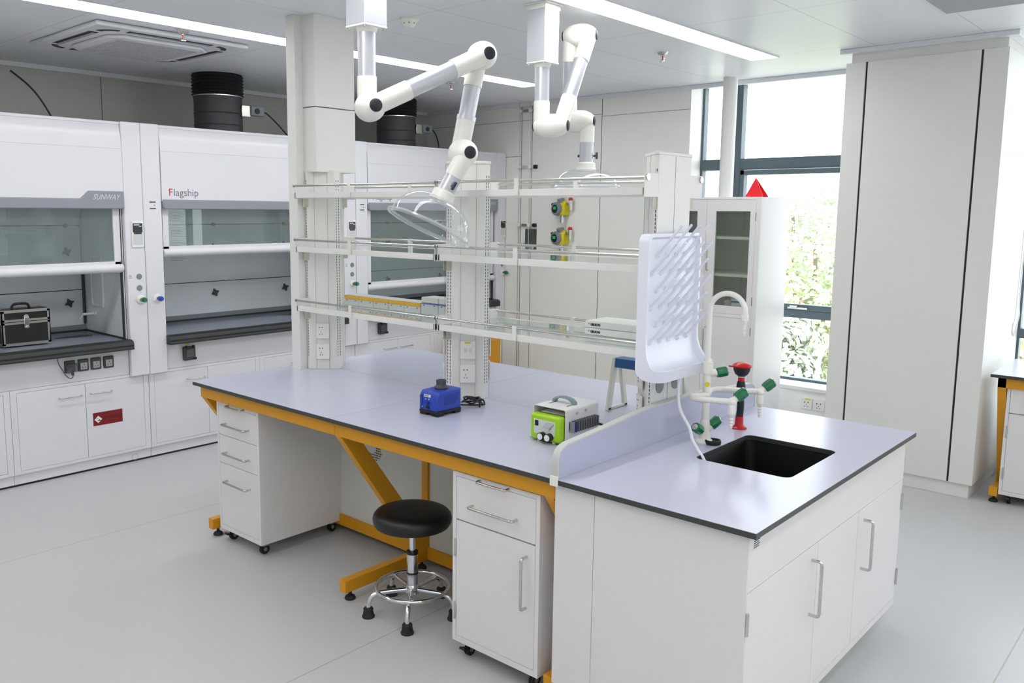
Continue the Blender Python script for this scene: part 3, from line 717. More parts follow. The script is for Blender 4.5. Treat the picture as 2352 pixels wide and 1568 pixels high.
t = thing('safety_cabinet', 'low yellow safety cabinet at the end of the fume hoods', 'cabinet', (-4.41, 3.68, 0))
obj('cabinet_body', MB().box(-4.55, -4.275, 3.46, 3.90, .02, .53), M_YEL, t, bevel=.003)
obj('door', MB().box(-4.54, -4.285, 3.452, 3.46, .03, .52), M_YEL, t, bevel=.001)
obj('door_latch', MB().box(-4.32, -4.30, 3.44, 3.452, .26, .32), M_BLACK, t, bevel=.002)
obj('plinth', MB().box(-4.54, -4.285, 3.47, 3.89, 0, .02), M_BLACK, t, smooth=False)

def wallsock(x, y, z, label, n=(0, -1), yel=False):
    t = thing('wall_socket', label, 'wall socket', (x, y, z), 'wall sockets under the window')
    obj('cover_plate', MB().box(x-.043, x+.043, y-.009, y-.001, z-.043, z+.043), M_CREAM, t, bevel=.002)
    h = MB().box(x-.018, x-.010, y-.0095, y-.009, z+.008, z+.016).box(x+.010, x+.018, y-.0095, y-.009, z+.008, z+.016).box(x-.002, x+.002, y-.0095, y-.009, z-.012, z-.002)
    h.box(x-.014, x-.009, y-.0095, y-.009, z-.026, z-.018).box(x+.009, x+.014, y-.0095, y-.009, z-.026, z-.018)
    obj('socket_holes', h, M_INK, t, smooth=False)
    if yel: obj('socket_tag', MB().box(x-.012, x+.030, y-.0095, y-.009, z+.030, z+.042), M_YSTK, t, smooth=False)
wallsock(-1.50, YB, .27, 'wall socket with a yellow tag below the window sill', yel=True)
wallsock(-1.405, YB, .27, 'plain white wall socket below the window sill, next to the column')
wallsock(-2.84, YB, .36, 'white wall socket low on the back wall, seen through the pipette stand', yel=False)

# ================================================================== ISLAND BENCH
T = .85
L, W, XM, XS, YC = 3.08, 1.545, -1.93, -.725, .7725
def slab(name, x0, x1, y0, y1, label):
    t = thing(name, label, 'worktop', ((x0+x1)/2, (y0+y1)/2, T), 'grey-blue worktops of the island bench')
    obj('laminate_top', MB().box(x0, x1, y0, y1, T-.0015, T), M_TOP, t, smooth=False)
    obj('core_edge', MB().box(x0, x1, y0, y1, T-.019, T-.0016), M_EDGE, t, smooth=False)
g = .0012
slab('worktop', -L, XM-g, 0, YC-g, 'front left worktop of the island, reaching to the white column')
slab('worktop', XM+g, XS-g, 0, YC-g, 'front right worktop of the island, carrying the blue mixer')
slab('worktop', -L, XM-g, YC+g, W, 'rear left worktop of the island, behind the column and tip boxes')
slab('worktop', XM+g, XS-g, YC+g, W, 'rear right worktop of the island, under the pipette stand')

# sink worktop with a rounded rectangular hole
def sinktop():
    x0, x1, y0, y1 = XS+g, 0, 0, W
    sx0, sx1, sy0, sy1, r = -.492, -.134, .560, 1.022, .032
    def ring(rr, n=8):
        P = []
        for cx, cy, a0 in ((sx1-rr, sy0+rr, -90), (sx1-rr, sy1-rr, 0), (sx0+rr, sy1-rr, 90), (sx0+rr, sy0+rr, 180)):
            for k in range(n+1): a = math.radians(a0+90*k/n); P.append((cx+rr*math.cos(a), cy+rr*math.sin(a)))
        return P
    inner = ring(r)
    def plate(z0, z1):
        m = MB(); bm = m.bm
        outer = [(x1, y0), (x1, y1), (x0, y1), (x0, y0)]
        def lay(z):
            O = [bm.verts.new((x, y, z)) for x, y in outer]; I = [bm.verts.new((x, y, z)) for x, y in inner]
            return O, I
        O0, I0 = lay(z0); O1, I1 = lay(z1); n = len(I0); q = n//4
        for O, I in ((O0, I0), (O1, I1)):
            for c in range(4):
                seg = [I[(c*q+k) % n] for k in range(q)]
                for a, b in zip(seg, seg[1:]): bm.faces.new((O[c], a, b))
                nx = I[((c+1)*q) % n]
                bm.faces.new((O[c], seg[-1], nx, O[(c+1) % 4]))
        for i in range(n): bm.faces.new((I0[i], I0[(i+1) % n], I1[(i+1) % n], I1[i]))
        for i in range(4): bm.faces.new((O0[i], O0[(i+1) % 4], O1[(i+1) % 4], O1[i]))
        return m
    t = thing('sink_worktop', 'grey-blue worktop with the black sink cut into it', 'worktop', (-.36, W/2, T))
    obj('laminate_top', plate(T-.0015, T), M_TOP, t, smooth=False)
    obj('core_edge', plate(T-.019, T-.0016), M_EDGE, t, smooth=False)
    k = thing('sink', 'black moulded sink basin set under the worktop opening', 'sink', (-.313, .79, T-.02))
    m = MB(); bm = m.bm
    def rr(grow, z, rad):
        P = []
        for cx, cy, a0 in ((sx1+grow-rad, sy0-grow+rad, -90), (sx1+grow-rad, sy1+grow-rad, 0), (sx0-grow+rad, sy1+grow-rad, 90), (sx0-grow+rad, sy0-grow+rad, 180)):
            for q in range(9): a = math.radians(a0+90*q/8); P.append(bm.verts.new((cx+rad*math.cos(a), cy+rad*math.sin(a), z)))
        return P
    R = [rr(.03, T-.0195, .04), rr(.004, T-.0195, .036), rr(-.002, T-.03, .036), rr(-.012, T-.26, .05), rr(-.05, T-.30, .05)]
    for A, B in zip(R, R[1:]):
        for i in range(len(A)): bm.faces.new((A[i], A[(i+1) % len(A)], B[(i+1) % len(A)], B[i]))
    bm.faces.new(R[-1])
    obj('basin', m, M_SINK, k)
    obj('drain', MB().lathe([(.045, 0), (.045, .003), (.03, .004), (0, .003)], (-.313, .79, T-.2995), cap=False), M_DGREY, k)
sinktop()

def frame(s, label):
    """C-frame under one side of the island; s = +1 front side (y from 0), -1 rear side"""
    Y = (lambda y: y) if s > 0 else (lambda y: W-y)
    t = thing('bench_frame', label, 'bench frame', (XM, Y(.3), 0), 'yellow frames under the island')
    zt = T-.0205
    def bx(x0, x1, y0, y1, z0, z1): return MB().box(x0, x1, Y(y0), Y(y1), z0, z1)
    legs = (-3.045, XM+.0, -.775)
    for a, b in ((-3.05, XM-.001), (XM+.001, XS-.002)):
        obj('front_beam', bx(a, b, .028, .062, .768, zt), M_YEL, t, smooth=False, bevel=.0015)
        obj('rear_beam', bx(a, b, .60, .64, .768, zt), M_YEL, t, smooth=False, bevel=.0015)
        obj('low_rail', bx(a+.04, b, .56, .60, .045, .105), M_YEL, t, smooth=False, bevel=.0015)
        obj('modesty_panel', bx(a+.04, b, .575, .585, .105, .768), M_WHITE2, t, smooth=False)
    dots = MB()
    for i in range(46):
        for j in range(22):
            u, v = i/46, j/22
            on = ((u-.25)**2+(v-.6)**2 < .035 and (u-.22)**2+(v-.66)**2 > .012) or (.05 < u < .5 and .12 < v < .2) or (.08 < u < .16 and .2 < v < .5)
            if on and (i+j) % 1 == 0:
                x = -2.43+i*.0095; z = .34+j*.0125
                dots.box(x-.0028, x+.0028, Y(.5735), Y(.5745), z-.003, z+.003)
    obj('perforation', dots, M_BLACK, t, smooth=False)
    obj('cable_grommet', MB().lathe([(.03, 0), (.03, .004), (.022, .005)], (-2.14, Y(.5745), .64), (0, -s, 0), 24), M_GREYP, t)
    for x in legs:
        x0, x1 = x, x+.042
        lg = obj('leg', bx(x0, x1, .56, .60, .045, .768), M_YEL, t, smooth=False, bevel=.0015)
        obj('foot', bx(x0, x1, .045, .56, .043, .100), M_YEL, lg, smooth=False, bevel=.0015)
        # raking brace from the front beam down to the back of the foot
        P = [(.030, .768), (.105, .768), (.600, .10), (.555, .045), (.50, .10)]
        P = [(.030, .790), (.030, .768), (.520, .075), (.600, .075), (.600, .115), (.118, .768), (.118, .790)]
        obj('brace', MB().prism([(x0+.001, Y(y), z) for y, z in P], (.040, 0, 0)), M_YEL, lg, smooth=False, bevel=.0015)
        for y in (.088, .54):
            obj('levelling_pad', MB().lathe([(.024, 0), (.026, .004), (.022, .014), (.012, .02), (.008, .022), (.008, .045)], (x0+.021, Y(y), 0), seg=20), M_BLACKR, lg)
frame(1, 'yellow steel frame under the near side of the island bench')
frame(-1, 'yellow steel frame under the far side of the island bench')

def caster(x, y, par, brake):
    c = obj('caster', MB().cyl((x-.009, y, .0255), (x-.002, y, .0255), .0255, seg=20).cyl((x+.002, y, .0255), (x+.009, y, .0255), .0255, seg=20), M_BLACKR, par)
    f = MB().box(x-.012, x+.012, y-.014, y+.020, .042, .056).cyl((x, y+.008, .05), (x, y+.008, .066), .010).cyl((x-.0115, y, .0255), (x+.0115, y, .0255), .010)
    obj('caster_fork', f, M_GREYP, c)
    if brake: obj('brake_lever', MB().obox((x, y-.032, .036), (1, 0, 0), (0, .9, -.4), (0, .4, .9), .014, .018, .005), M_BLACK, c, bevel=.002)

def pedestal(x0, x1, y0, y1, z0, z1, label, kind):
    t = thing('pedestal_cabinet', label, 'cabinet', ((x0+x1)/2, (y0+y1)/2, 0), 'white rolling cabinets under the benches')
    F = y0; b = .018
    body = MB().box(x0, x1, F+.018, y1, z0, z1).box(x0, x0+b, F, F+.018, z0, z1).box(x1-b, x1, F, F+.018, z0, z1).box(x0+b, x1-b, F, F+.018, z1-.018, z1).box(x0+b, x1-b, F, F+.018, z0, z0+.024)
    obj('body', body, M_WHITE, t, smooth=False, bevel=.001)
    a, c = x0+b+.0015, x1-b-.0015
    def front(nm, za, zb): return obj(nm, MB().box(a, c, F+.0005, F+.018, za+.0015, zb-.0015), M_WHITE, t, smooth=False, bevel=.001)
    xm = (x0+x1)/2
    if kind == 'drawers':
        zs = [(z0+.024, .430), (.430, .582), (.582, z1-.018)]
        for za, zb in zs:
            d = front('drawer', za, zb); zh = min(zb-.085, za+.064 if zb-za < .2 else zb-.088)
            zh = {.430: .342, .582: .495}.get(zb, .648)
            obj('handle', barhandle((xm-.066-.038, F, zh), (xm+.066+.038, F, zh), (0, -1, 0), .032, .0055), M_STEEL, d)
    else:
        d = front('drawer', .568, z1-.018)
        obj('handle', barhandle((xm-.108, F, .640), (xm+.108, F, .640), (0, -1, 0), .032, .0055), M_STEEL, d)
        d = front('door', z0+.024, .565)
        obj('handle', barhandle((x1-.058, F, .514), (x1-.058, F, .320), (0, -1, 0), .032, .0055), M_STEEL, d)
        for z in (.452, .195): obj('hinge', MB().cyl((x0+.016, F-.003, z-.035), (x0+.016, F-.003, z+.035), .0045, seg=10), M_STEEL, d)
    pt = obj('pull_tray', MB().box(x0+.03, x1-.03, F-.001, F+.01, z1-.014, z1-.004), M_WHITE, t, smooth=False)
    obj('tray_handle', barhandle((xm-.07, F, z1-.010), (xm+.07, F, z1-.010), (0, -1, 0), .028, .005), M_STEEL, pt)
    for x in (x0+.05, x1-.05):
        caster(x, y0+.05, t, x < xm); caster(x, y1-.06, t, False)
pedestal(-2.955, -2.572, .062, .605, .067, .757, 'white three-drawer rolling cabinet under the left end of the bench', 'drawers')
for_ped2 = pedestal(-1.232, -.806, .05, .56, .067, .757, 'white rolling cabinet with one drawer above a door, beside the stool', 'door')

# sink cabinet
def sinkcab():
    t = thing('sink_cabinet', 'large white cabinet under the sink worktop at the near end', 'cabinet', (-.36, W/2, 0))
    x0, x1, y0, y1, z0, z1 = XS+.002, -.03, .028, W-.03, .10, T-.0205
    xf = x1-.02
    b = MB()
    b.box(x0, xf, y0+.001, y0+.02, z0, z1); b.box(x0, xf, y1-.02, y1, z0, z1); b.box(x0, x0+.018, y0+.02, y1-.02, z0, z1)
    b.box(x0+.018, xf, y0+.02, y1-.02, z0, z0+.02)
    b.box(xf-.4, xf-.38, y0+.02, y1-.02, .3, .31)
    obj('body', b, M_WHITE, t, smooth=False, bevel=.001)
    # side skins with the joint line of the service void
    obj('side_panel', MB().box(x0, -.5635, y0-.003, y0+.001, z0, z1), M_WHITE, t, smooth=False)
    obj('side_panel', MB().box(-.561, x1-.001, y0-.003, y0+.001, z0, z1), M_WHITE, t, smooth=False)
    obj('top_panel', MB().box(xf, x1, y0, y1, .651, z1), M_WHITE, t, smooth=False, bevel=.001)
    for nm, a, c in (('door', y0+.002, .579), ('fixed_panel', .582, .975), ('door', .978, y1-.002)):
        d = obj(nm, MB().box(xf, x1, a, c, z0+.03, .6485), M_WHITE, t, smooth=False, bevel=.001)
        if nm == 'door':
            near = a < .1
            yh = c-.05 if near else a+.065
            obj('handle', barhandle((x1, yh, .600), (x1, yh, .408), (1, 0, 0), .034, .0055), M_STEEL, d)
            yy = y0+.004 if near else y1-.004
            for z in (.555, .225): obj('hinge', MB().cyl((x1+.003, yy, z-.035), (x1+.003, yy, z+.035), .0055, seg=10), M_STEEL, d)
    obj('kick_plate', MB().box(x0+.02, xf-.05, y0+.03, y1-.03, 0, z0), M_WHITE2, t, smooth=False)
    obj('bottom_rail', MB().box(xf, x1-.001, y0, y1, z0, z0+.028), M_WHITE, t, smooth=False)
    lb = obj('rating_label', MB().box(x1, x1+.0008, y0+.024, y0+.074, .775, .806), M_BOX, t, smooth=False)
    lt = MB()
    for k in range(4): lt.box(x1+.0008, x1+.0012, y0+.028, y0+.07-.006*(k % 2), .800-k*.0065, .8028-k*.0065)
    obj('label_print', lt, M_INK, lb, smooth=False)
sinkcab()

# splash panel between bench and sink
sp = thing('splash_panel', 'low grey-blue splash panel with a pale rim between bench and sink', 'splash panel', (-.71, W/2, T))
def arcp(inset=0.0):
    H = [(.0, .050), (.004, .075), (.014, .094), (.030, .106), (.055, .114), (.31, .130), (.52, .147), (.60, .151)]
    P = [(0, 0)]+H+[(W-y, z) for y, z in H[::-1]]+[(W, 0)]
    out = []
    for y, z in P:
        yy = min(max(y, inset), W-inset)
        out.append((yy, T+.0005+max(0, z-(inset if z > 0.06 else 0))))
    return out
obj('panel_core', MB().prism([(-.722, y, z) for y, z in arcp(.004)], (.024, 0, 0)), M_TOPS, sp, smooth=False)
rim = MB(); bm = rim.bm
o_ = [(y, z) for y, z in arcp()]; i_ = [(y, z) for y, z in arcp(.006)]
VA = [bm.verts.new((-.7235, y, z)) for y, z in o_]; VB = [bm.verts.new((-.6965, y, z)) for y, z in o_]
VC = [bm.verts.new((-.7235, y, z)) for y, z in i_]; VD = [bm.verts.new((-.6965, y, z)) for y, z in i_]
for k in range(len(o_)-1):
    for A, B in ((VA, VB), (VC, VD), (VA, VC), (VB, VD)): bm.faces.new((A[k], A[k+1], B[k+1], B[k]))
obj('rim', rim, mat('rim_pale', srgb(196, 198, 194), .45), sp)
obj('end_clip', MB().box(-.727, -.693, -.004, -.001, T-.024, T+.012), M_CREAM, sp, bevel=.001)

# ================================================================== REAGENT RACK
def octpost(xc, half, label=None):
    """plan outline of a chamfered post: half = 0 full, +1 flat side at +x, -1 flat side at -x"""
    a, c = .125, .018
    P = [(a, -c), (a, c), (c, a), (-c, a), (-a, c), (-a, -c), (-c, -a), (c, -a)]
    if half == 1: P = [(0, -a), (0, a), (-c, a), (-a, c), (-a, -c), (-c, -a)]
    if half == -1: P = [(0, a), (0, -a), (c, -a), (a, -c), (a, c), (c, a)]
    return [(xc+x, YC+y) for x, y in P]
rack = thing('reagent_rack', 'white three-tier rack of glass shelves with steel guard rails standing on the island', 'shelf rack', (-1.83, YC, T))
ZT = 1.965
XP = (-2.945, -1.83, -.728)
def slots(m, cx, cy, nx, ny, z0=.93, z1=1.92):
    """slot rows on a face centred cx,cy with normal nx,ny"""
    z = z0; tx, ty = -ny, nx
    while z < z1:
        m.obox((cx+nx*.0004, cy+ny*.0004, z), (tx, ty, 0), (nx, ny, 0), (0, 0, 1), .0014, .0006, .0052); z += .0155
posts = []
for xc, hf in zip(XP, (-1, 0, 1)):
    zb = T+.0005 if hf != 1 else T+.0005
    P = octpost(xc, hf)
    p = obj('post', MB().prism([(x, y, zb) for x, y in P], (0, 0, ZT-zb)), M_RACK, rack, smooth=False, bevel=.001)
    if hf == -1: pass
    else:
        cxx = sum(q[0] for q in P)/len(P)
        PP = [(xc+(x-xc)*1.035+(0 if hf == 0 else .001), YC+(y-YC)*1.035) for x, y in P]
        obj('post_cap', MB().prism([(x, y, ZT) for x, y in PP], (0, 0, .012)), M_RACK, p, smooth=False, bevel=.002)
    sm_ = MB(); c = .0085
    if hf == 0:
        for d in (-c, c):
            slots(sm_, xc+d, YC-.125, 0, -1); slots(sm_, xc+d, YC+.125, 0, 1); slots(sm_, xc+.125, YC+d, 1, 0); slots(sm_, xc-.125, YC+d, -1, 0)
    elif hf == -1:
        for d in (-c, c): slots(sm_, xc+.125, YC+d, 1, 0)
        slots(sm_, xc+c, YC-.125, 0, -1); slots(sm_, xc+c, YC+.125, 0, 1)
    else:
        for d in (-c, c): slots(sm_, xc-.125, YC+d, -1, 0)
        slots(sm_, xc-c, YC-.125, 0, -1); slots(sm_, xc-c, YC+.125, 0, 1)
    obj('slot_row', sm_, M_SLOT, p, smooth=False)
    # joint lines on the diagonal faces
    q = .7071
    jl = MB()
    def dface(sx, sy):
        return (xc+sx*.0765, YC+sy*.0765), (sx*q, sy*q), (-sy*q, sx*q)
    dirs = [(1, -1), (-1, -1), (1, 1), (-1, 1)] if hf == 0 else ([(1, -1), (1, 1)] if hf == -1 else [(-1, -1), (-1, 1)])
    for sx, sy in dirs:
        (fx, fy), n_, t_ = dface(sx, sy)
        for d in (-.036, .036): jl.obox((fx+t_[0]*d+n_[0]*.0002, fy+t_[1]*d+n_[1]*.0002, (zb+ZT)/2), (t_[0], t_[1], 0), (n_[0], n_[1], 0), (0, 0, 1), .0008, .0004, (ZT-zb)/2)
        if hf == 0 or (sx, sy) == (1, -1) or (sx, sy) == (-1, -1):
            for zc_ in ((.975, 1.09) if hf >= 0 else (.952, 1.07)):
                cen = Vector((fx, fy, zc_)); n3 = Vector((n_[0], n_[1], 0)); t3 = Vector((t_[0], t_[1], 0))
                so_ = obj('socket_plate', MB().obox(cen+n3*.004, t3, n3, (0, 0, 1), .036, .004, .043), M_CREAM, p, bevel=.002)
                hm = MB()
                dd = n3*.0084
                if not (hf == 0 and zc_ > 1.0):
                    for u, v, wq, hq in ((-.018, .020, .003, .0022), (-.002, .020, .003, .0022), (-.010, -.004, .001, .004), (-.016, -.018, .0012, .0035), (-.003, -.018, .0012, .0035)):
                        hm.obox(cen+dd-t3*u*-1+Vector((0, 0, v)), t3, n3, (0, 0, 1), wq, .0005, hq)
                    obj('socket_hole', hm, M_INK, so_, smooth=False)
                else:
                    hm.obox(cen+dd+Vector((0, 0, .036)), t3, n3, (0, 0, 1), .014, .0005, .004)
                    obj('socket_tag', hm, M_YSTK, so_, smooth=False)
                    obj('data_port', MB().obox(cen+dd+t3*-.010, t3, n3, (0, 0, 1), .007, .0006, .010).obox(cen+dd+t3*.012, t3, n3, (0, 0, 1), .007, .0006, .010), M_WHITE2, so_, smooth=False)
                obj('rocker', MB().obox(cen+dd+t3*.022+Vector((0, 0, .019)), t3, n3, (0, 0, 1), .006, .0008, .009), M_BOX, so_, smooth=False)
    if hf == 1:
        obj('joint_line', MB().box(xc+.0002, xc+.0008, YC-.0008, YC+.0008, zb, ZT), M_SEAM, p, smooth=False)
        for yy in (-.062, .062): obj('outlet_cap', MB().lathe([(.031, 0), (.031, .002), (0, .0025)], (xc, YC+yy, 1.065), (1, 0, 0), 28, cap=False), M_GREYP, p)
    obj('joint_line', jl, M_SEAM, p, smooth=False)
YF0, YR0 = .56, .985
for zf, zr in ((1.192, 1.249), (1.519, 1.584), (1.812, 1.877)):
    for (xa, xb) in ((-2.925, -1.838), (-1.822, -.733)):
        sh = obj('shelf', MB().box(xa, xb, YF0, YF0+.012, zf, zf+.028).box(xa, xb, YR0-.012, YR0, zf, zf+.028).box(xa, xa+.012, YF0, YR0, zf, zf+.028).box(xb-.012, xb, YF0, YR0, zf, zf+.028).box(xa, xb, YC-.1, YC-.09, zf, zf+.018).box(xa, xb, YC+.09, YC+.1, zf, zf+.018), M_RACK, rack, smooth=False, bevel=.0012)
        pa = xa+.13 if xa < -2.5 or True else xa
        obj('glass_plate', MB().box(xa+.012, xb-.012, YF0+.012, YR0-.012, zf+.019, zf+.0265), G_SHELF, sh, smooth=False)
        for x in (xa+.0005, xb-.0045):
            for y0_, y1_ in ((YF0-.002, YC-.10), (YC+.10, YR0+.002)):
                obj('end_bracket', MB().box(x, x+.004, y0_, y1_, zf-.004, zr+.010), M_RACK, sh, smooth=False, bevel=.002)
        for x in (xa+.0005, xb-.003):
            for y0_ in (YC-.155, YC+.10):
                obj('hook_bracket', MB().box(x, x+.0025, y0_, y0_+.055, zf-.05, zf), mat('bracket_grey', srgb(190, 190, 172), .5), sh, smooth=False)
        for y in (YF0, YR0):
            rl = MB().cyl((xa+.006, y, zr), (xb-.006, y, zr), .006, seg=14)
            obj('guard_rail', rl, M_STEEL, sh)
            xm = xa+.46
            obj('rail_post', MB().box(xm, xm+.022, y-.008, y-.004 if y == YF0 else y+.008, zf+.002, zr+.009).cyl((xm-.001, y, zr), (xm+.003, y, zr), .009), M_RACK, sh, smooth=False, bevel=.001)
            obj('rail_end_cap', MB().cyl((xa-.003, y, zr), (xa+.004, y, zr), .0095, seg=16), M_STEEL, sh)
            obj('rail_end_cap', MB().cyl((xb-.004, y, zr), (xb+.003, y, zr), .0095, seg=16), M_STEEL, sh)
# bolt-on ears either side of the end post, top shelf level
for y, s in ((YF0, 1), (YR0, -1)):
    obj('end_ear', MB().box(-.733, -.7285, y-.012*s, YC-.12*s, 1.805, 1.895), M_RACK, rack, smooth=False, bevel=.001)
    obj('ear_screw', MB().cyl((-.7285, y+.004*s, 1.879), (-.722, y+.004*s, 1.879), .0125, seg=18), M_STEEL, rack)

# tip boxes on the lowest shelf
zs_ = 1.2185
tb = None
for i in range(5):
    x0 = -2.80+i*.1235
    t = thing('pipette_tip_box', ('leftmost' if i == 0 else 'second' if i == 1 else 'third' if i == 2 else 'fourth' if i == 3 else 'rightmost')+' of the five yellow-lidded tip boxes on the lowest shelf', 'tip box', (x0+.06, .855, zs_), 'yellow-lidded tip boxes on the lowest shelf')
    obj('box_body', MB().box(x0, x0+.121, .80, .90, zs_, zs_+.034), M_TIPG, t, bevel=.002)
    obj('yellow_tray', MB().box(x0-.0005, x0+.1215, .799, .901, zs_+.0345, zs_+.052), M_TIPY, t, bevel=.002)
    obj('lid', MB().box(x0+.002, x0+.119, .803, .897, zs_+.0525, zs_+.056), M_TIPC, t, bevel=.001)
    obj('catch', MB().box(x0+.02, x0+.028, .798, .80, zs_+.024, zs_+.030).box(x0+.093, x0+.101, .798, .80, zs_+.024, zs_+.030), M_INKG, t, smooth=False)
for i in range(2):
    x0 = -2.18+i*.126
    t = thing('pipette_tip_box', 'taller grey tip box with a blue line, '+('next to the yellow row' if i == 0 else 'half hidden behind the middle rack post'), 'tip box', (x0+.06, .855, zs_), 'blue-lined tip boxes on the lowest shelf')
    obj('box_body', MB().box(x0, x0+.123, .80, .90, zs_, zs_+.052), M_TIPG, t, bevel=.002)
    obj('blue_line', MB().box(x0+.004, x0+.119, .7985, .80, zs_+.0525, zs_+.057), M_BLUESTK, t, smooth=False)
    obj('lid', MB().box(x0+.001, x0+.122, .801, .899, zs_+.058, zs_+.088), M_TIPC, t, bevel=.004)
    obj('catch', MB().box(x0+.02, x0+.028, .798, .80, zs_+.044, zs_+.050).box(x0+.093, x0+.101, .798, .80, zs_+.044, zs_+.050), M_INKG, t, smooth=False)
for i in range(2):
    z0 = zs_+i*.031
    t = thing('instrument_box', 'white flat carton with dark lettering, '+('lower' if i == 0 else 'upper')+' of the pair on the lowest shelf', 'box', (-.98, .88, z0), 'flat white cartons on the lowest shelf')
    obj('carton_lid' if i else 'carton_base', MB().box(-1.155, -.78, .80, .965, z0, z0+.0302), M_BOX, t, bevel=.003)
    obj('carton_seam', MB().box(-1.153, -.782, .7995, .80, z0+.0003, z0+.0012), M_SEAM, t, smooth=False)
    tx = text('lettering', 'GILSON', .014, (-1.125, .7995, z0+.010), (1, 0, 0), (0, 0, 1), M_INK, t, bold=.0008)
    obj('logo_mark', MB().prism([(-1.137, .7995, z0+.020), (-1.131, .7995, z0+.020), (-1.134, .7995, z0+.011)], (0, -.0005, 0)).box(-.85, -.81, .7992, .7998, z0+.009, z0+.0105), M_INKG, t, smooth=False)

# ================================================================== STOOL
def stool():
    cx, cy = -1.612, .195
    t = thing('lab_stool', 'round black lab stool with a chrome foot ring, standing at the bench', 'stool', (cx, cy, 0))
    pr = [(0, .398), (.15, .398), (.163, .402), (.170, .415), (.172, .430), (.168, .446), (.158, .457), (.14, .464), (.10, .4675), (.05, .469), (0, .4695)]
    obj('seat', MB().lathe(pr, (cx, cy, 0), seg=56, cap=False), M_LEATHER, t)
    obj('seat_plate', MB().lathe([(.06, .385), (.06, .398)], (cx, cy, 0)), M_BLACK, t)
    obj('gas_piston', MB().cyl((cx, cy, .25), (cx, cy, .39), .0135), M_CHROME, t)
    obj('collar', MB().cyl((cx, cy, .268), (cx, cy, .280), .026), M_BLACK, t)
    obj('column', MB().cyl((cx, cy, .10), (cx, cy, .270), .0245), M_CHROME, t)
    obj('column_ring', MB().cyl((cx, cy, .178), (cx, cy, .186), .0255), M_BLACK, t)
    obj('hub', MB().lathe([(.024, .085), (.030, .09), (.030, .122), (.026, .128)], (cx, cy, 0)), M_CHROME, t)
    obj('foot_ring', MB().tube([(cx+.158*math.cos(2*PI*k/48), cy+.158*math.sin(2*PI*k/48), .118) for k in range(48)], .009, 12, closed=True), M_CHROME, t)
    for k in range(5):
        a = math.radians(-122+72*k); dx, dy = math.cos(a), math.sin(a)
        P = [(cx+dx*r, cy+dy*r, z) for r, z in ((.026, .106), (.10, .106), (.15, .104), (.176, .094), (.19, .072), (.194, .045), (.195, .03))]
        l = obj('leg', MB().tube(P, .0105, 12, sub=3), M_CHROME, t)
        obj('rubber_foot', MB().lathe([(.027, 0), (.028, .006), (.024, .012), (.021, .03), (.022, .038), (.019, .042)], (cx+dx*.195, cy+dy*.195, 0), seg=24), M_BLACKR, l)
stool()

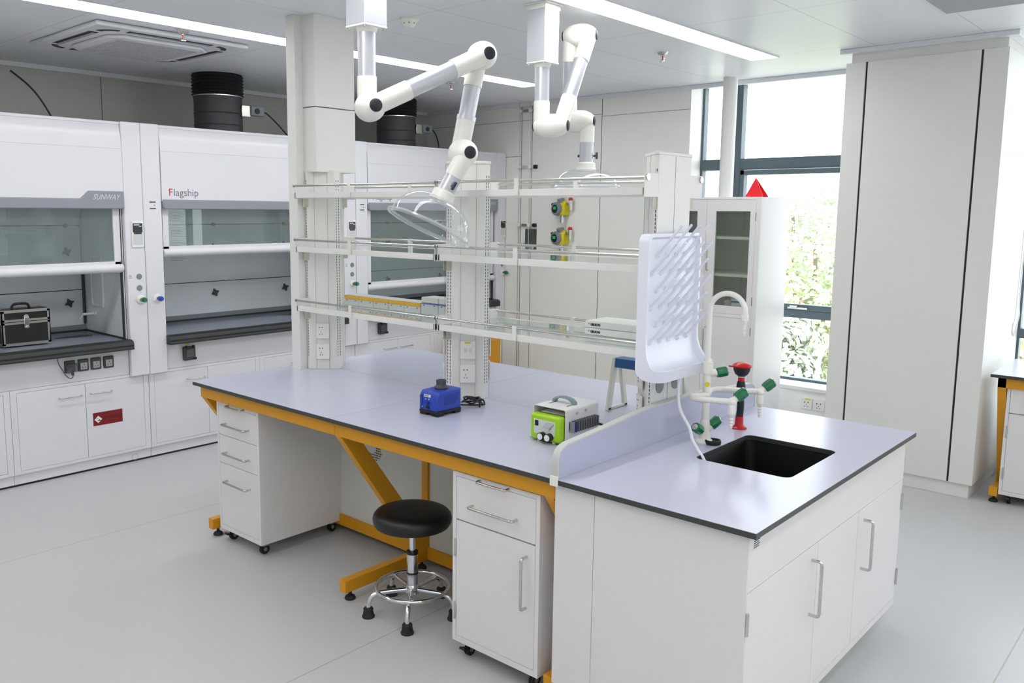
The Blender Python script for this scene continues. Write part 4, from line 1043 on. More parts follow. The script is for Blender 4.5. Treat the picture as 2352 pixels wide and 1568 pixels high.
# ================================================================== DRYING RACK ON THE END POST
def dryer():
    X0 = -.7225; y0, y1, zt, zb = .505, .912, 1.668, 1.19
    t = thing('drying_rack', 'white plastic peg drying rack mounted on the end of the shelf rack', 'drying rack', (X0, .70, 1.1))
    # back board with rounded top, open pan: outline loft
    m = MB(); bm = m.bm
    def outl(x, ins, r):
        P = []
        a, b = y0+ins, y1-ins; top = zt-ins
        for k in range(7): q = math.radians(180-90*k/6); P.append((x, a+r+r*math.cos(q), top-r+r*math.sin(q)))
        for k in range(7): q = math.radians(90-90*k/6); P.append((x, b-r+r*math.cos(q), top-r+r*math.sin(q)))
        return P
    def spine(y, front, ins):
        # profile from board down and forward into the tray
        return None
    # board shell: front face, rim and back
    A = outl(X0+.004, 0, .035); B = outl(X0+.046, 0, .035); C_ = outl(X0+.046, .012, .028); D = outl(X0+.030, .020, .022)
    # profile of the lower part (x, z) : bends out to the tray; shared by the rings via interpolation
    low = [(0, 1.22), (.000, 1.185), (.006, 1.160), (.020, 1.140), (.045, 1.126), (.10, 1.118)]
    rings = []
    for base, ins in ((A, 0), (B, 0), (C_, .012), (D, .020)):
        xb = base[0][0]
        R = []
        off = {0: 0}.get(0)
        down = []
        up_ = []
        a, b = y0+ins, y1-ins
        # left side going down then tray front then right side going up
        xt = X0+.128-ins
        zf = 1.162 if (base is B or base is C_) else 1.140
        lz = zf
        bulge = [(xb, 1.27, 0), (xb+(xt-xb)*.02, 1.24, .0), (xb+(xt-xb)*.12, lz+.045, .006), (xb+(xt-xb)*.35, lz+.012, .012), (xb+(xt-xb)*.62, lz, .012)]
        if base is A: bulge = [(xb, 1.19, 0), (xb, 1.16, 0), (xb+.01, 1.138, .003), (xb+.04, 1.122, .006), (xb+.075, 1.119, .008)]
        left = [(x, a-w_, z) for x, z, w_ in bulge]
        rr_ = .05-ins*.5
        corner = [(xt-rr_+rr_*math.sin(math.radians(q)), a-.012+rr_-rr_*math.cos(math.radians(q)), lz-(0 if base is not A else .0)) for q in (0, 22, 45, 68, 90)]
        if base is A: corner = [(x_-.012, y_+.004, 1.118) for x_, y_, _ in corner]
        rcorner = [(x, y0+y1-y, z) for x, y, z in corner[::-1]]
        right = [(x, y0+y1-y, z) for x, y, z in left[::-1]]
        full = base + right[::-1] + rcorner[::-1] + corner[::-1] + left[::-1]
        rings.append([bm.verts.new(p) for p in full])
    n = len(rings[0])
    for P, Q in zip(rings, rings[1:]):
        for i in range(n): bm.faces.new((P[i], P[(i+1) % n], Q[(i+1) % n], Q[i]))
    # inner pan surface: strips between mirrored points of the last ring, and back surface of the first
    for R in (rings[-1], rings[0]):
        k = len(A)
        # pair indices symmetric about the middle
        idx = list(range(n))
        ids = [(6-j, 7+j) for j in range(7)]
        rest = n-14; 
        for j in range(rest//2): ids.append((n-1-j, 14+j))
        for (a1, b1), (a2, b2) in zip(ids, ids[1:]):
            try: bm.faces.new((R[a1], R[a2], R[b2], R[b1]))
            except ValueError: pass
    obj('board', m, M_DRY, t)
    for r in range(6):
        z = 1.582-.0655*r; odd = r % 2
        ncol = 5 if odd else 4
        for c in range(ncol):
            y = (.555 if odd else .592)+c*.0695
            p = Vector((X0+.030, y, z)); q = p+Vector((.100, 0, .118))
            pg = MB().tube([p, p+(q-p)*.6, p+(q-p)*.93, q], .0052, 10)
            pg.ball(q, .0054, seg=10)
            o = obj('peg', pg, M_DRY, t)
            obj('peg_socket', MB().cyl(p-Vector((.001, 0, 0)), p+Vector((.008, 0, .008)), .010, .008, seg=14), M_DRY, o)
    obj('drain_spout', MB().cyl((X0+.085, .70, 1.120), (X0+.085, .70, 1.092), .008, seg=14), M_DRY, t)
dryer()
single('drain_hose', MB().tube([(-.6375, .70, 1.098), (-.637, .698, 1.04), (-.620, .688, .985), (-.572, .672, .93), (-.545, .65, .89), (-.51, .63, .862), (-.478, .615, .835), (-.455, .60, .80), (-.44, .59, .72)], .0062, 12, sub=5), M_PVC, 'thin white drain hose hanging from the drying rack into the sink', 'hose', (-.6375, .70, 1.05))

# ================================================================== TAPS
def knobpart(c, d, par, name='tap_knob', m=None):
    """faceted green tap knob starting at c along d"""
    d = Vector(d).normalized(); c = Vector(c)
    k = obj(name, MB().lathe([(.013, .012), (.020, .014), (.0215, .03), (.0205, .052), (.016, .058)], c, d, 8), m or M_GREEN, par, smooth=False, bevel=.003)
    obj('knob_cap', MB().lathe([(.0125, .0578), (.012, .0605), (0, .061)], c, d, 18, cap=False), M_STEEL, k)
    obj('valve_stem', MB().lathe([(.012, -.004), (.012, .014)], c, d, 16), M_CREAM, k)
def nozzle(c, par):
    x, y, z = c
    m = MB().lathe([(.009, 0), (.008, -.012), (.0055, -.016), (.008, -.019), (.005, -.028), (.0075, -.031), (.0048, -.040), (.0065, -.043), (.004, -.055)], (x, y, z), seg=16)
    obj('hose_barb', m, M_CREAM, par)
def faucet():
    x, y = -.565, .786
    t = thing('lab_tap', 'white three-way lab tap with green knobs behind the sink', 'tap', (x, y, T))
    M = M_CREAM
    obj('base', MB().lathe([(.036, 0), (.036, .006), (.024, .016), (.019, .05), (.021, .07), (.016, .09)], (x, y, T+.0005), seg=32), M, t)
    obj('column', MB().cyl((x, y, .93), (x, y, 1.16), .0145, seg=24), M, t)
    obj('swivel_collar', MB().cyl((x, y, 1.128), (x, y, 1.172), .021, seg=28), M, t)
    dirv = Vector((.97, .12, 0)).normalized(); R = .068; zc = 1.375
    P = [Vector((x, y, 1.15)), Vector((x, y, 1.28)), Vector((x, y, zc-.01))]
    for k in range(1, 14):
        a = PI-PI*k/13*1.0; P.append(Vector((x, y, zc))+dirv*(R+R*math.cos(a))+Vector((0, 0, R*math.sin(a))))
    P.append(P[-1]+Vector((0, 0, -.015)))
    obj('gooseneck', MB().tube(P, .0105, 16), M, t)
    e = P[-1]
    obj('spout_collar', MB().cyl(e+Vector((0, 0, .008)), e-Vector((0, 0, .016)), .0135, seg=20), M, t)
    nozzle((e.x, e.y, e.z-.016), t)
    # side valve for the gooseneck
    v = obj('side_valve', MB().cyl((x, y, 1.125), Vector((x, y, 1.125))+Vector((.60, .75, .1)).normalized()*.035, .014, seg=18), M, t)
    knobpart(Vector((x, y, 1.122))+Vector((.60, .75, .1)).normalized()*.026, (.60, .75, .15), t)
    # two outlet arms with needle valves
    for ysg, (ex, ey), ez in ((-1, (-.400, .665), 1.062), (1, (-.375, .905), 1.062)):
        s = ysg
        Q = [(x, y, 1.045), (x-.03, y+s*.03, 1.046), (x-.035, y+s*.065, 1.048), (x-.005, y+s*.105, 1.05), (x+.04, y+s*.118, 1.052), (ex, y+s*.120, 1.058)]
        Q = [(x+.008, y, 1.040), (x-.012, y+s*.045, 1.042), (x-.018, y+s*.085, 1.044), (x+.004, y+s*.112, 1.046), (x+.04, y+s*.120, 1.048), (x+.13, y+s*.121, 1.055), (x+.165, y+s*.121, 1.058)]
        a = obj('outlet_arm', MB().tube(Q, .0115, 14, sub=4), M, t)
        ex, ey, ez = Q[-1]
        obj('valve_body', MB().ball((ex, ey, ez), .0165, seg=18).cyl((ex, ey, ez), (ex, ey, ez-.045), .0135, seg=18), M, t)
        knobpart((ex+.004, ey+.004, ez+.006), (.55, .55, .62), t)
        nozzle((ex, ey, ez-.045), t)
    knobpart((x-.006, y-.012, .895), (-.05, -.85, .45), t)
    knobpart((x+.010, y+.014, .905), (.40, .62, .62), t)
    obj('warning_dot', MB().lathe([(.011, 0), (.011, .0008), (0, .001)], (x+.0088, y-.0118, 1.085), (.6, -.8, 0), 6, cap=False), M_YSTK, t)
faucet()
single('sink_plug', MB().lathe([(.026, 0), (.031, .002), (.032, .010), (.030, .0165), (.025, .0165), (.024, .010), (0, .009)], (-.528, .785, T+.0008), seg=32, cap=False), M_BLACKR, 'black rubber sink plug lying at the foot of the white tap', 'plug', (-.528, .785, T))
def eyewash():
    x, y = -.563, 1.09
    t = thing('eyewash', 'red and black handheld eyewash standing upright behind the tap', 'eyewash', (x, y, T))
    obj('base_flange', MB().lathe([(.030, 0), (.032, .004), (.022, .010), (.018, .016), (.0165, .052)], (x, y, T+.0005), seg=28), M_RED, t)
    obj('hose', MB().tube([(x, y, .90), (x+.003, y, .95), (x-.002, y, 1.0)], .0145, 16, sub=3), mat('eyewash_black', srgb(24, 28, 36), .5), t)
    obj('grip', MB().lathe([(.014, 0), (.018, .012), (.0185, .05), (.015, .066)], (x, y, .985), seg=20), mat('eyewash_black', srgb(24, 28, 36), .5), t)
    obj('trigger', MB().obox((x-.013, y-.018, .985), (1, 0, 0), (0, 1, 0), (0, 0, 1), .007, .010, .018), M_RED, t, bevel=.003)
    obj('red_collar', MB().cyl((x, y, 1.052), (x, y, 1.068), .0135), M_RED, t)
    obj('silver_ring', MB().cyl((x, y, 1.068), (x, y, 1.073), .0145), M_STEEL, t)
    obj('bowl', MB().lathe([(.014, 1.072), (.026, 1.082), (.033, 1.097), (.035, 1.112)], (x, y, 0), seg=32), mat('eyewash_black', srgb(24, 28, 36), .5), t)
    c = obj('dust_cap', MB().lathe([(.0385, 1.112), (.040, 1.117), (.036, 1.122), (.02, 1.130), (0, 1.132)], (x, y, 0), seg=32, cap=False), M_RED, t)
    obj('cap_tab', MB().obox((x-.030, y-.030, 1.115), (.7, .7, 0), (-.7, .7, 0), (0, 0, 1), .012, .008, .003), M_RED, c, bevel=.002)
eyewash()

# ================================================================== BENCH INSTRUMENTS
def mixer():
    x0, x1, y0, y1 = -1.712, -1.600, .347, .487; z = T+.0005
    cx, cy = (x0+x1)/2, (y0+y1)/2
    t = thing('vortex_mixer', 'square blue vortex mixer with a black rubber cup on top', 'mixer', (cx, cy, z))
    body = MB().prism([(x0, y0-.012, z+.022), (x0, y0-.012, z+.085), (x0, y0+.004, z+.108), (x0, y1, z+.112), (x0, y1, z+.022)], (x1-x0, 0, 0))
    b = obj('body', body, M_BLUE, t, bevel=.005)
    obj('side_recess', MB().prism([(x1+.0008, y0+.03, z+.088), (x1+.0008, y1-.012, z+.092), (x1+.0008, y1-.020, z+.070), (x1+.0008, y1-.04, z+.045), (x1+.0008, y0+.03, z+.045)], (-.004, 0, 0)), M_BLUED, b, smooth=False, bevel=.001)
    obj('front_fin', MB().prism([(x0+.010, y0-.0125, z+.088), (x0+.022, y0-.0125, z+.090), (x0+.020, y0-.0125, z+.045), (x0+.014, y0-.0125, z+.04)], (0, -.003, 0)), M_BLUED, b, smooth=False)
    obj('rubber_base', MB().box(x0-.001, x1+.001, y0-.012, y1+.002, z+.010, z+.0225).box(x0, x0+.04, y0-.010, y0+.03, z, z+.012).box(x1-.04, x1, y0-.010, y0+.03, z, z+.012).box(x0, x0+.04, y1-.04, y1, z, z+.012).box(x1-.04, x1, y1-.04, y1, z, z+.012), M_BLACKR, t, bevel=.002)
    obj('rubber_cup', MB().lathe([(.031, .110), (.032, .116), (.024, .124), (.0215, .128), (.0235, .145), (.022, .149), (.014, .148), (.010, .138), (0, .137)], (cx, cy, z), seg=32, cap=False), M_DGREY, t)
    f = y0-.0125
    lb = obj('maker_label', MB().box(x0+.030, x0+.072, f-.0006, f, z+.082, z+.094), M_BOX, b, smooth=False)
    lp = MB()
    for k in range(3): lp.box(x0+.032, x0+.066-.006*k, f-.001, f-.0006, z+.0905-.003*k, z+.0918-.003*k)
    obj('label_print', lp, M_INK, lb, smooth=False)
    obj('scale_marks', MB().box(x0+.038, x0+.044, f-.0006, f, z+.071, z+.0745).box(x0+.060, x0+.063, f-.0006, f, z+.070, z+.077).box(x0+.018, x0+.022, f-.0006, f, z+.034, z+.038), M_BOX, b, smooth=False)
    obj('speed_dial', MB().cyl((x0+.052, f, z+.060), (x0+.052, f-.012, z+.060), .011, .009, seg=18), M_BLUED, b)
    obj('power_switch', MB().box(x0+.044, x0+.064, f-.005, f, z+.030, z+.044), M_BLACK, b, bevel=.002)
    # coiled cord
    P = []
    for k in range(60):
        a = 2*PI*k/15; rx = .048+.008*math.sin(k*.9); ry = .030+.006*math.cos(k*.7)
        P.append((-1.652+rx*math.cos(a)*.95-.006*math.sin(k*.31), .625+ry*1.15*math.sin(a)+.012*math.cos(k*.23), z+.006+.020*abs(math.sin(k*.37))+.012*(k/60)))
    single('power_cord', MB().tube([(-1.656, .488, z+.03), (-1.66, .51, z+.02)]+P+[(-1.60, .61, z+.012), (-1.588, .60, z+.006)], .0042, 8, sub=3), M_BLACK, 'black power cord coiled on the bench behind the blue mixer', 'cord', (-1.55, .575, z))
mixer()

def shaker():
    x0, x1, y0, y1, z = -1.088, -.936, .365, .585, T+.0005
    t = thing('orbital_shaker', 'lime green and white instrument with two dials and a grey carry handle', 'shaker', ((x0+x1)/2, (y0+y1)/2, z))
    g = obj('front_housing', MB().box(x0+.004, x1-.004, y0-.028, y0+.012, z+.007, z+.110), M_LIME, t, bevel=.009)
    lb = obj('control_panel', MB().box(x0+.024, x1-.026, y0-.0287, y0-.0275, z+.033, z+.090), M_PANELG, g, smooth=False)
    lines = MB()
    for k in range(5): lines.box(x0+.066+.004*k, x0+.108-.0015*k+.003*k, y0-.0292, y0-.0287, z+.060+.0055*k, z+.0607+.0055*k)
    for k in range(5): lines.box(x0+.098+.005*k, x0+.0995+.005*k, y0-.0292, y0-.0287, z+.050+.0055*k, z+.060+.0055*k)
    obj('panel_print', lines, M_INK, lb, smooth=False)
    obj('rocker_switch', MB().box(x0+.030, x0+.046, y0-.033, y0-.0287, z+.064, z+.086), M_BLACK, g, bevel=.002)
    for x in (x0+.070, x0+.104):
        k = obj('dial', MB().cyl((x, y0-.028, z+.028), (x, y0-.050, z+.028), .0155, seg=28), M_BLACK, g)
        obj('dial_face', MB().cyl((x, y0-.050, z+.028), (x, y0-.0515, z+.028), .0125, seg=24), M_BOX, k)
    for x in (x0+.04, x1-.04):
        for y in (y0-.012, y1-.02): obj('foot', MB().cyl((x, y, z), (x, y, z+.010), .008, seg=14), M_CREAM, t)
    # white bent-sheet yoke over the drum
    s = MB()
    s.box(x0-.004, x0-.001, y0, y1, z+.006, z+.128); s.box(x1+.001, x1+.004, y0, y1, z+.006, z+.128)
    for (xx) in ((x0-.022, x0-.001), (x1+.001, x1+.016)): s.box(xx[0], xx[1], y0, y1, z+.004, z+.0065)
    s.box(x0+.006, x1-.006, y0, y1, z+.135, z+.138)
    for sx, xc in ((-1, x0+.006), (1, x1-.006)):
        P = []
        for k in range(7):
            a = math.radians(90*k/6); P.append((xc+sx*.010*math.sin(a), y0, z+.128+.010*math.cos(a)))
        for k in range(6, -1, -1):
            a = math.radians(90*k/6); P.append((xc+sx*.007*math.sin(a), y0, z+.128+.007*math.cos(a)))
        s.prism(P, (0, y1-y0, 0))
    obj('yoke', s, M_WHITE, t, smooth=False)
    obj('yoke_slot', MB().box(x0+.030, x0+.036, y0+.055, y0+.10, z+.138, z+.1384).box(x1-.036, x1-.030, y0+.055, y0+.10, z+.138, z+.1384), M_BLACK, t, smooth=False)
    obj('yoke_screw', MB().cyl((x1+.004, y0+.07, z+.115), (x1+.008, y0+.07, z+.115), .006, seg=14).cyl((x1+.004, y0+.13, z+.118), (x1+.008, y0+.13, z+.118), .006, seg=14), M_CHROME, t)
    xm = (x0+x1)/2
    H = []
    P = [(xm-.055, z+.138), (xm-.052, z+.150), (xm-.038, z+.160), (xm-.015, z+.166), (xm+.015, z+.166), (xm+.038, z+.160), (xm+.052, z+.150), (xm+.055, z+.138)]
    Q = [(xm+.043, z+.138), (xm+.040, z+.147), (xm+.028, z+.154), (xm+.012, z+.158), (xm-.012, z+.158), (xm-.028, z+.154), (xm-.040, z+.147), (xm-.043, z+.138)]
    hb = MB(); bm = hb.bm; yc = y0+.10
    ring = P+Q; V0 = [bm.verts.new((x, yc-.011, zz)) for x, zz in ring]; V1 = [bm.verts.new((x, yc+.011, zz)) for x, zz in ring]
    nn = len(P)
    for k in range(nn-1):
        a, b, c, d = k, k+1, 2*nn-2-k, 2*nn-1-k
        bm.faces.new((V0[a], V0[b], V0[c], V0[d])); bm.faces.new((V1[a], V1[b], V1[c], V1[d]))
        bm.faces.new((V0[a], V0[b], V1[b], V1[a])); bm.faces.new((V0[c], V0[d], V1[d], V1[c]))
    obj('carry_handle', hb, mat('handle_grey_blue', srgb(132, 148, 154), .5), t)
    obj('drum', MB().box(x0+.002, x1-.002, y0+.014, y1-.01, z+.02, z+.105), M_DGREY, t, bevel=.01)
    obj('tray', MB().box(x0+.006, x1-.006, y0+.014, y1-.03, z+.106, z+.110), M_STEEL, t, smooth=False)
    obj('tray_sheet', MB().box(x0+.02, x1-.02, y0+.02, y0+.10, z+.1102, z+.111), M_BOX, t, smooth=False)
    for k in range(11):
        y = y0+.022+.0165*k
        mm = M_GREYP if k == 0 else mat('clip_blue', srgb(48, 62, 110), .5) if k == 1 else mat('clip_grey', srgb(92, 96, 98), .5)
        obj('tube_clip', MB().box(x1+.004, x1+.028, y, y+.007, z+.048, z+.090).box(x1+.004, x1+.010, y, y+.0145, z+.054, z+.084), mm, t, smooth=False, bevel=.001)
    obj('tube_clip', MB().box(x0-.026, x0-.004, y1-.06, y1-.052, z+.060, z+.088), M_GREYP, t, smooth=False, bevel=.001)
    obj('mains_lead', MB().tube([(x1+.01, y1-.01, z+.05), (x1+.035, y1-.005, z+.045), (x1+.075, y1+.015, z+.02), (x1+.10, y1+.03, z+.006), (x1+.13, y1+.035, z+.006)], .005, 8, sub=4), M_BLACK, t)
shaker()

def pipstand():
    t = thing('pipette_stand', 'white A-frame pipette stand with a blue top rail, under the lowest shelf', 'pipette stand', (-.98, 1.05, T))
    for x in (-1.150, -.83):
        m = MB(); P = [(.972, 0), (.985, .02), (1.030, .235), (1.075, .235), (1.122, .02), (1.132, 0)]
        th = .016
        a = MB()
        a.prism([(x, .966, T+.0005), (x, .998, T+.0005), (x, 1.048, T+.236), (x, 1.016, T+.236)], (th, 0, 0))
        a.prism([(x, 1.108, T+.0005), (x, 1.136, T+.0005), (x, 1.084, T+.236), (x, 1.056, T+.236)], (th, 0, 0))
        a.box(x, x+th, .970, 1.134, T+.0005, T+.014); a.box(x, x+th, 1.022, 1.080, T+.205, T+.236)
        obj('side_frame', a, mat('stand_cream', srgb(222, 222, 210), .5), t, bevel=.003)
    obj('blue_rail', MB().box(-1.134, -.83, 1.015, 1.085, T+.195, T+.238), M_NAVY, t, bevel=.003)
    def pip(x):
        p = obj('pipette', MB().lathe([(.012, .225), (.013, .19), (.011, .16), (.0135, .15), (.0125, .11), (.0095, .10), (.009, .07), (.005, .030), (.0035, .02)], (x, 1.035, T), seg=18), mat('pipette_cream', srgb(214, 216, 208), .4), t)
        obj('pipette_nose', MB().cyl((x, 1.035, T+.02), (x, 1.035, T+.008), .0036, .0025, seg=10), M_BLACK, p)
    pip(-1.0); pip(-.955)
    obj('pipette_band', MB().cyl((-.955, 1.035, T+.155), (-.955, 1.035, T+.165), .0145, seg=14), M_YSTK, t)
pipstand()

# ================================================================== EXHAUST ARMS
def arm(label, box, P1, P2, P3, P4, a, o, rt, hood_axis, hood_c, R, hd, zb=2.505):
    """box: (x,y) of mount; P1..P3 knuckle centres, P4 neck end; a knuckle axis; o tube offset along it"""
    a = Vector(a).normalized(); P1, P2, P3, P4 = map(Vector, (P1, P2, P3, P4)); x, y = box
    t = thing('fume_extractor', label, 'fume extractor', (x, y, ZC), 'jointed fume extractors hanging from the ceiling')
    s = .0585
    obj('ceiling_flange', MB().box(x-s-.02, x+s+(.02 if y > 1 else .006), y-s-.02, y+s+.02, ZC-.006, ZC-.0005).box(x-s-.004, x+s+.004, y-s-.004, y+s+.004, ZC-.03, ZC-.006), M_CREAM, t, smooth=False, bevel=.002)
    obj('mount_box', MB().box(x-s, x+s, y-s, y+s, zb, ZC-.008), mat('box_aluminium', srgb(214, 216, 223), .35, .55), t, smooth=False, bevel=.003)
    bp = obj('box_base_plate', MB().box(x-s-.001, x+s+.001, y-s-.001, y+s+.001, zb-.008, zb), M_CREAM, t, smooth=False, bevel=.001)
    for sx in (-1, 1):
        for sy in (-1, 1): obj('plate_screw', MB().cyl((x+sx*.048, y+sy*.048, zb-.008), (x+sx*.048, y+sy*.048, zb-.014), .005, seg=10), M_CHROME, bp)
    A = Vector((x, y, zb))
    rc = rt*1.10
    q1a, q1b = P1-a*o, P1+a*o
    q2a, q2b = P2+a*o, P2-a*o      # tube 2 on +a side, tube 3 on -a side
    q3a, q3b = P3-a*o, P3+a*o
    A = Vector((q1a.x, q1a.y, zb-.004))
    def tubeseg(p, q, ca, cb, name='arm_tube', colr=True):
        d = (q-p).normalized()
        tb_ = obj(name, MB().cyl(p, q, rt, seg=32), M_ALU, t)
        if ca: obj('tube_sleeve', MB().cyl(p, p+d*ca, rc, seg=32), M_CREAM, tb_)
        if cb: obj('tube_sleeve', MB().cyl(q-d*cb, q, rc, seg=32), M_CREAM, tb_)
        return tb_
    tubeseg(A, q1a, 0, .125); obj('mount_collar', MB().cyl(A, A-Vector((0, 0, .022)), rt*1.28, rt*1.06, seg=32), M_CREAM, t)
    tubeseg(q1b, q2a, .17, .17); tubeseg(q2b, q3a, .13, .15)
    d3 = (q3a-q2b).normalized()
    obj('tube_band', MB().cyl(q3a-d3*.165, q3a-d3*.145, rc*1.04, seg=32), M_ALU, t)
    for P, in ((P1,), (P2,), (P3,)):
        r = rt*1.62
        prof = []
        for k in range(15):
            u = -1+2*k/14; prof.append((r*(1-abs(u)**2.6*.50)*(1 if abs(u) < .99 else .94), u*(o+rt*.98)))
        kn = obj('knuckle', MB().lathe(prof, P, a, 40), M_CREAM, t)
        for sgn in (-1, 1):
            c = P+a*sgn*(o+rt*.98)
            obj('knuckle_cap', MB().lathe([(rt*.72, -.003), (rt*.72, .004), (rt*.55, .009), (0, .011)], c, a*sgn, 28, cap=False), mat('cap_navy', srgb(30, 34, 44), .5), kn)
    # nozzle tube to the dome
    n = Vector(hood_axis).normalized(); hc = Vector(hood_c)          # n points from rim to neck
    neck = hc+n*hd
    obj('nozzle_tube', MB().cyl(q3b, neck, rt, seg=32), M_ALU, t)
    d = (neck-q3b).normalized()
    obj('nozzle_sleeve', MB().cyl(q3b, q3b+d*.115, rc, seg=32), M_CREAM, t)
    mid = q3b+(neck-q3b)*.72
    side = a
    kb = obj('damper_knob', MB().cyl(mid+side*rt, mid+side*(rt+.014), .006, seg=12).obox(mid+side*(rt+.020), side, d, side.cross(d), .006, .018, .006), mat('knob_navy', srgb(46, 56, 74), .4), t, bevel=.002)
    obj('damper_scale', MB().lathe([(.016, 0), (.016, .0012)], mid+side*rt*.99, side, 20), M_CREAM, kb)
    obj('damper_stud', MB().cyl(mid-side*rt, mid-side*(rt+.01), .007, seg=12), mat('knob_navy', srgb(46, 56, 74), .4), t)
    obj('dome_neck', MB().lathe([(rt*1.45, -.012), (rt*1.5, 0), (rt*1.35, .010), (rt*1.35, .030), (rt*1.22, .036), (rt*1.05, .038)], neck, n, 36), M_CREAM, t)
    # thin clear dome with a thick rolled rim
    prof = []
    for k in range(15):
        q = k/14; prof.append((rt*1.2+(R-rt*1.2)*math.sin(q*PI/2)**1.0, hd*math.cos(q*PI/2)))
    dm = obj('dome', MB().lathe(prof, hc, n, 56, cap=False), G_DOME, t)
    obj('dome_rim', MB().lathe([(R-.002, .010), (R+.012, .006), (R+.016, -.001), (R+.012, -.007), (R-.002, -.008)], hc, n, 64, cap=False), G_DOMER, dm)
u1 = Vector((.373, .927, 0))
ax1 = Vector((.927, -.373, 0))
b1 = Vector((-1.80, .14, 0))
C1 = Vector((-1.801, .137, 2.174)); C2 = Vector((-1.608, .617, 2.422)); C3 = Vector((-1.641, .534, 1.999))
o1 = .036
hc1 = (Vector((-1.771, .212, 1.768))+Vector((-1.633, .554, 1.586)))/2
n1 = (Vector((-1.675, .451, 1.803))-hc1); n1.normalize()
e1 = (Vector((-1.633, .554, 1.586))-Vector((-1.771, .212, 1.768))).normalized()
n1 = (n1-e1*n1.dot(e1)); n1.normalize()
n1 = (n1*.995+ax1*.02).normalized()        # dome mouth turned slightly towards the camera side
# the whole arm hangs a little in front of the shelf rails
PV = Vector((0.9563, -2.2485, 1.7494)); C1, C2, C3, hc1 = [PV+(q-PV)*.98 for q in (C1, C2, C3, hc1)]
sh1 = ax1*o1
arm('near exhaust arm, its clear dome tilted in front of the middle rack post', (C1.x-sh1.x, C1.y-sh1.y), C1, C2, C3, (0, 0, 0), ax1, o1, .0368, n1, hc1, .179, .132, 2.49)
ax2 = Vector((.905, .415, 0)).normalized(); o2 = .05
P1_ = Vector((-1.77, 1.337, 2.186)); P2_ = Vector((-1.799, 1.616, 2.681)); P3_ = Vector((-1.842, 1.678, 2.24))
q3 = P3_+ax2*o2
mb = P1_-ax2*o2
arm('far exhaust arm folded in a zigzag, its clear dome just behind the top shelf', (mb.x, mb.y), P1_, P2_, P3_, (0, 0, 0), ax2, o2, .0375, (0, 0, 1), (q3.x, q3.y, 1.885), .175, .095)

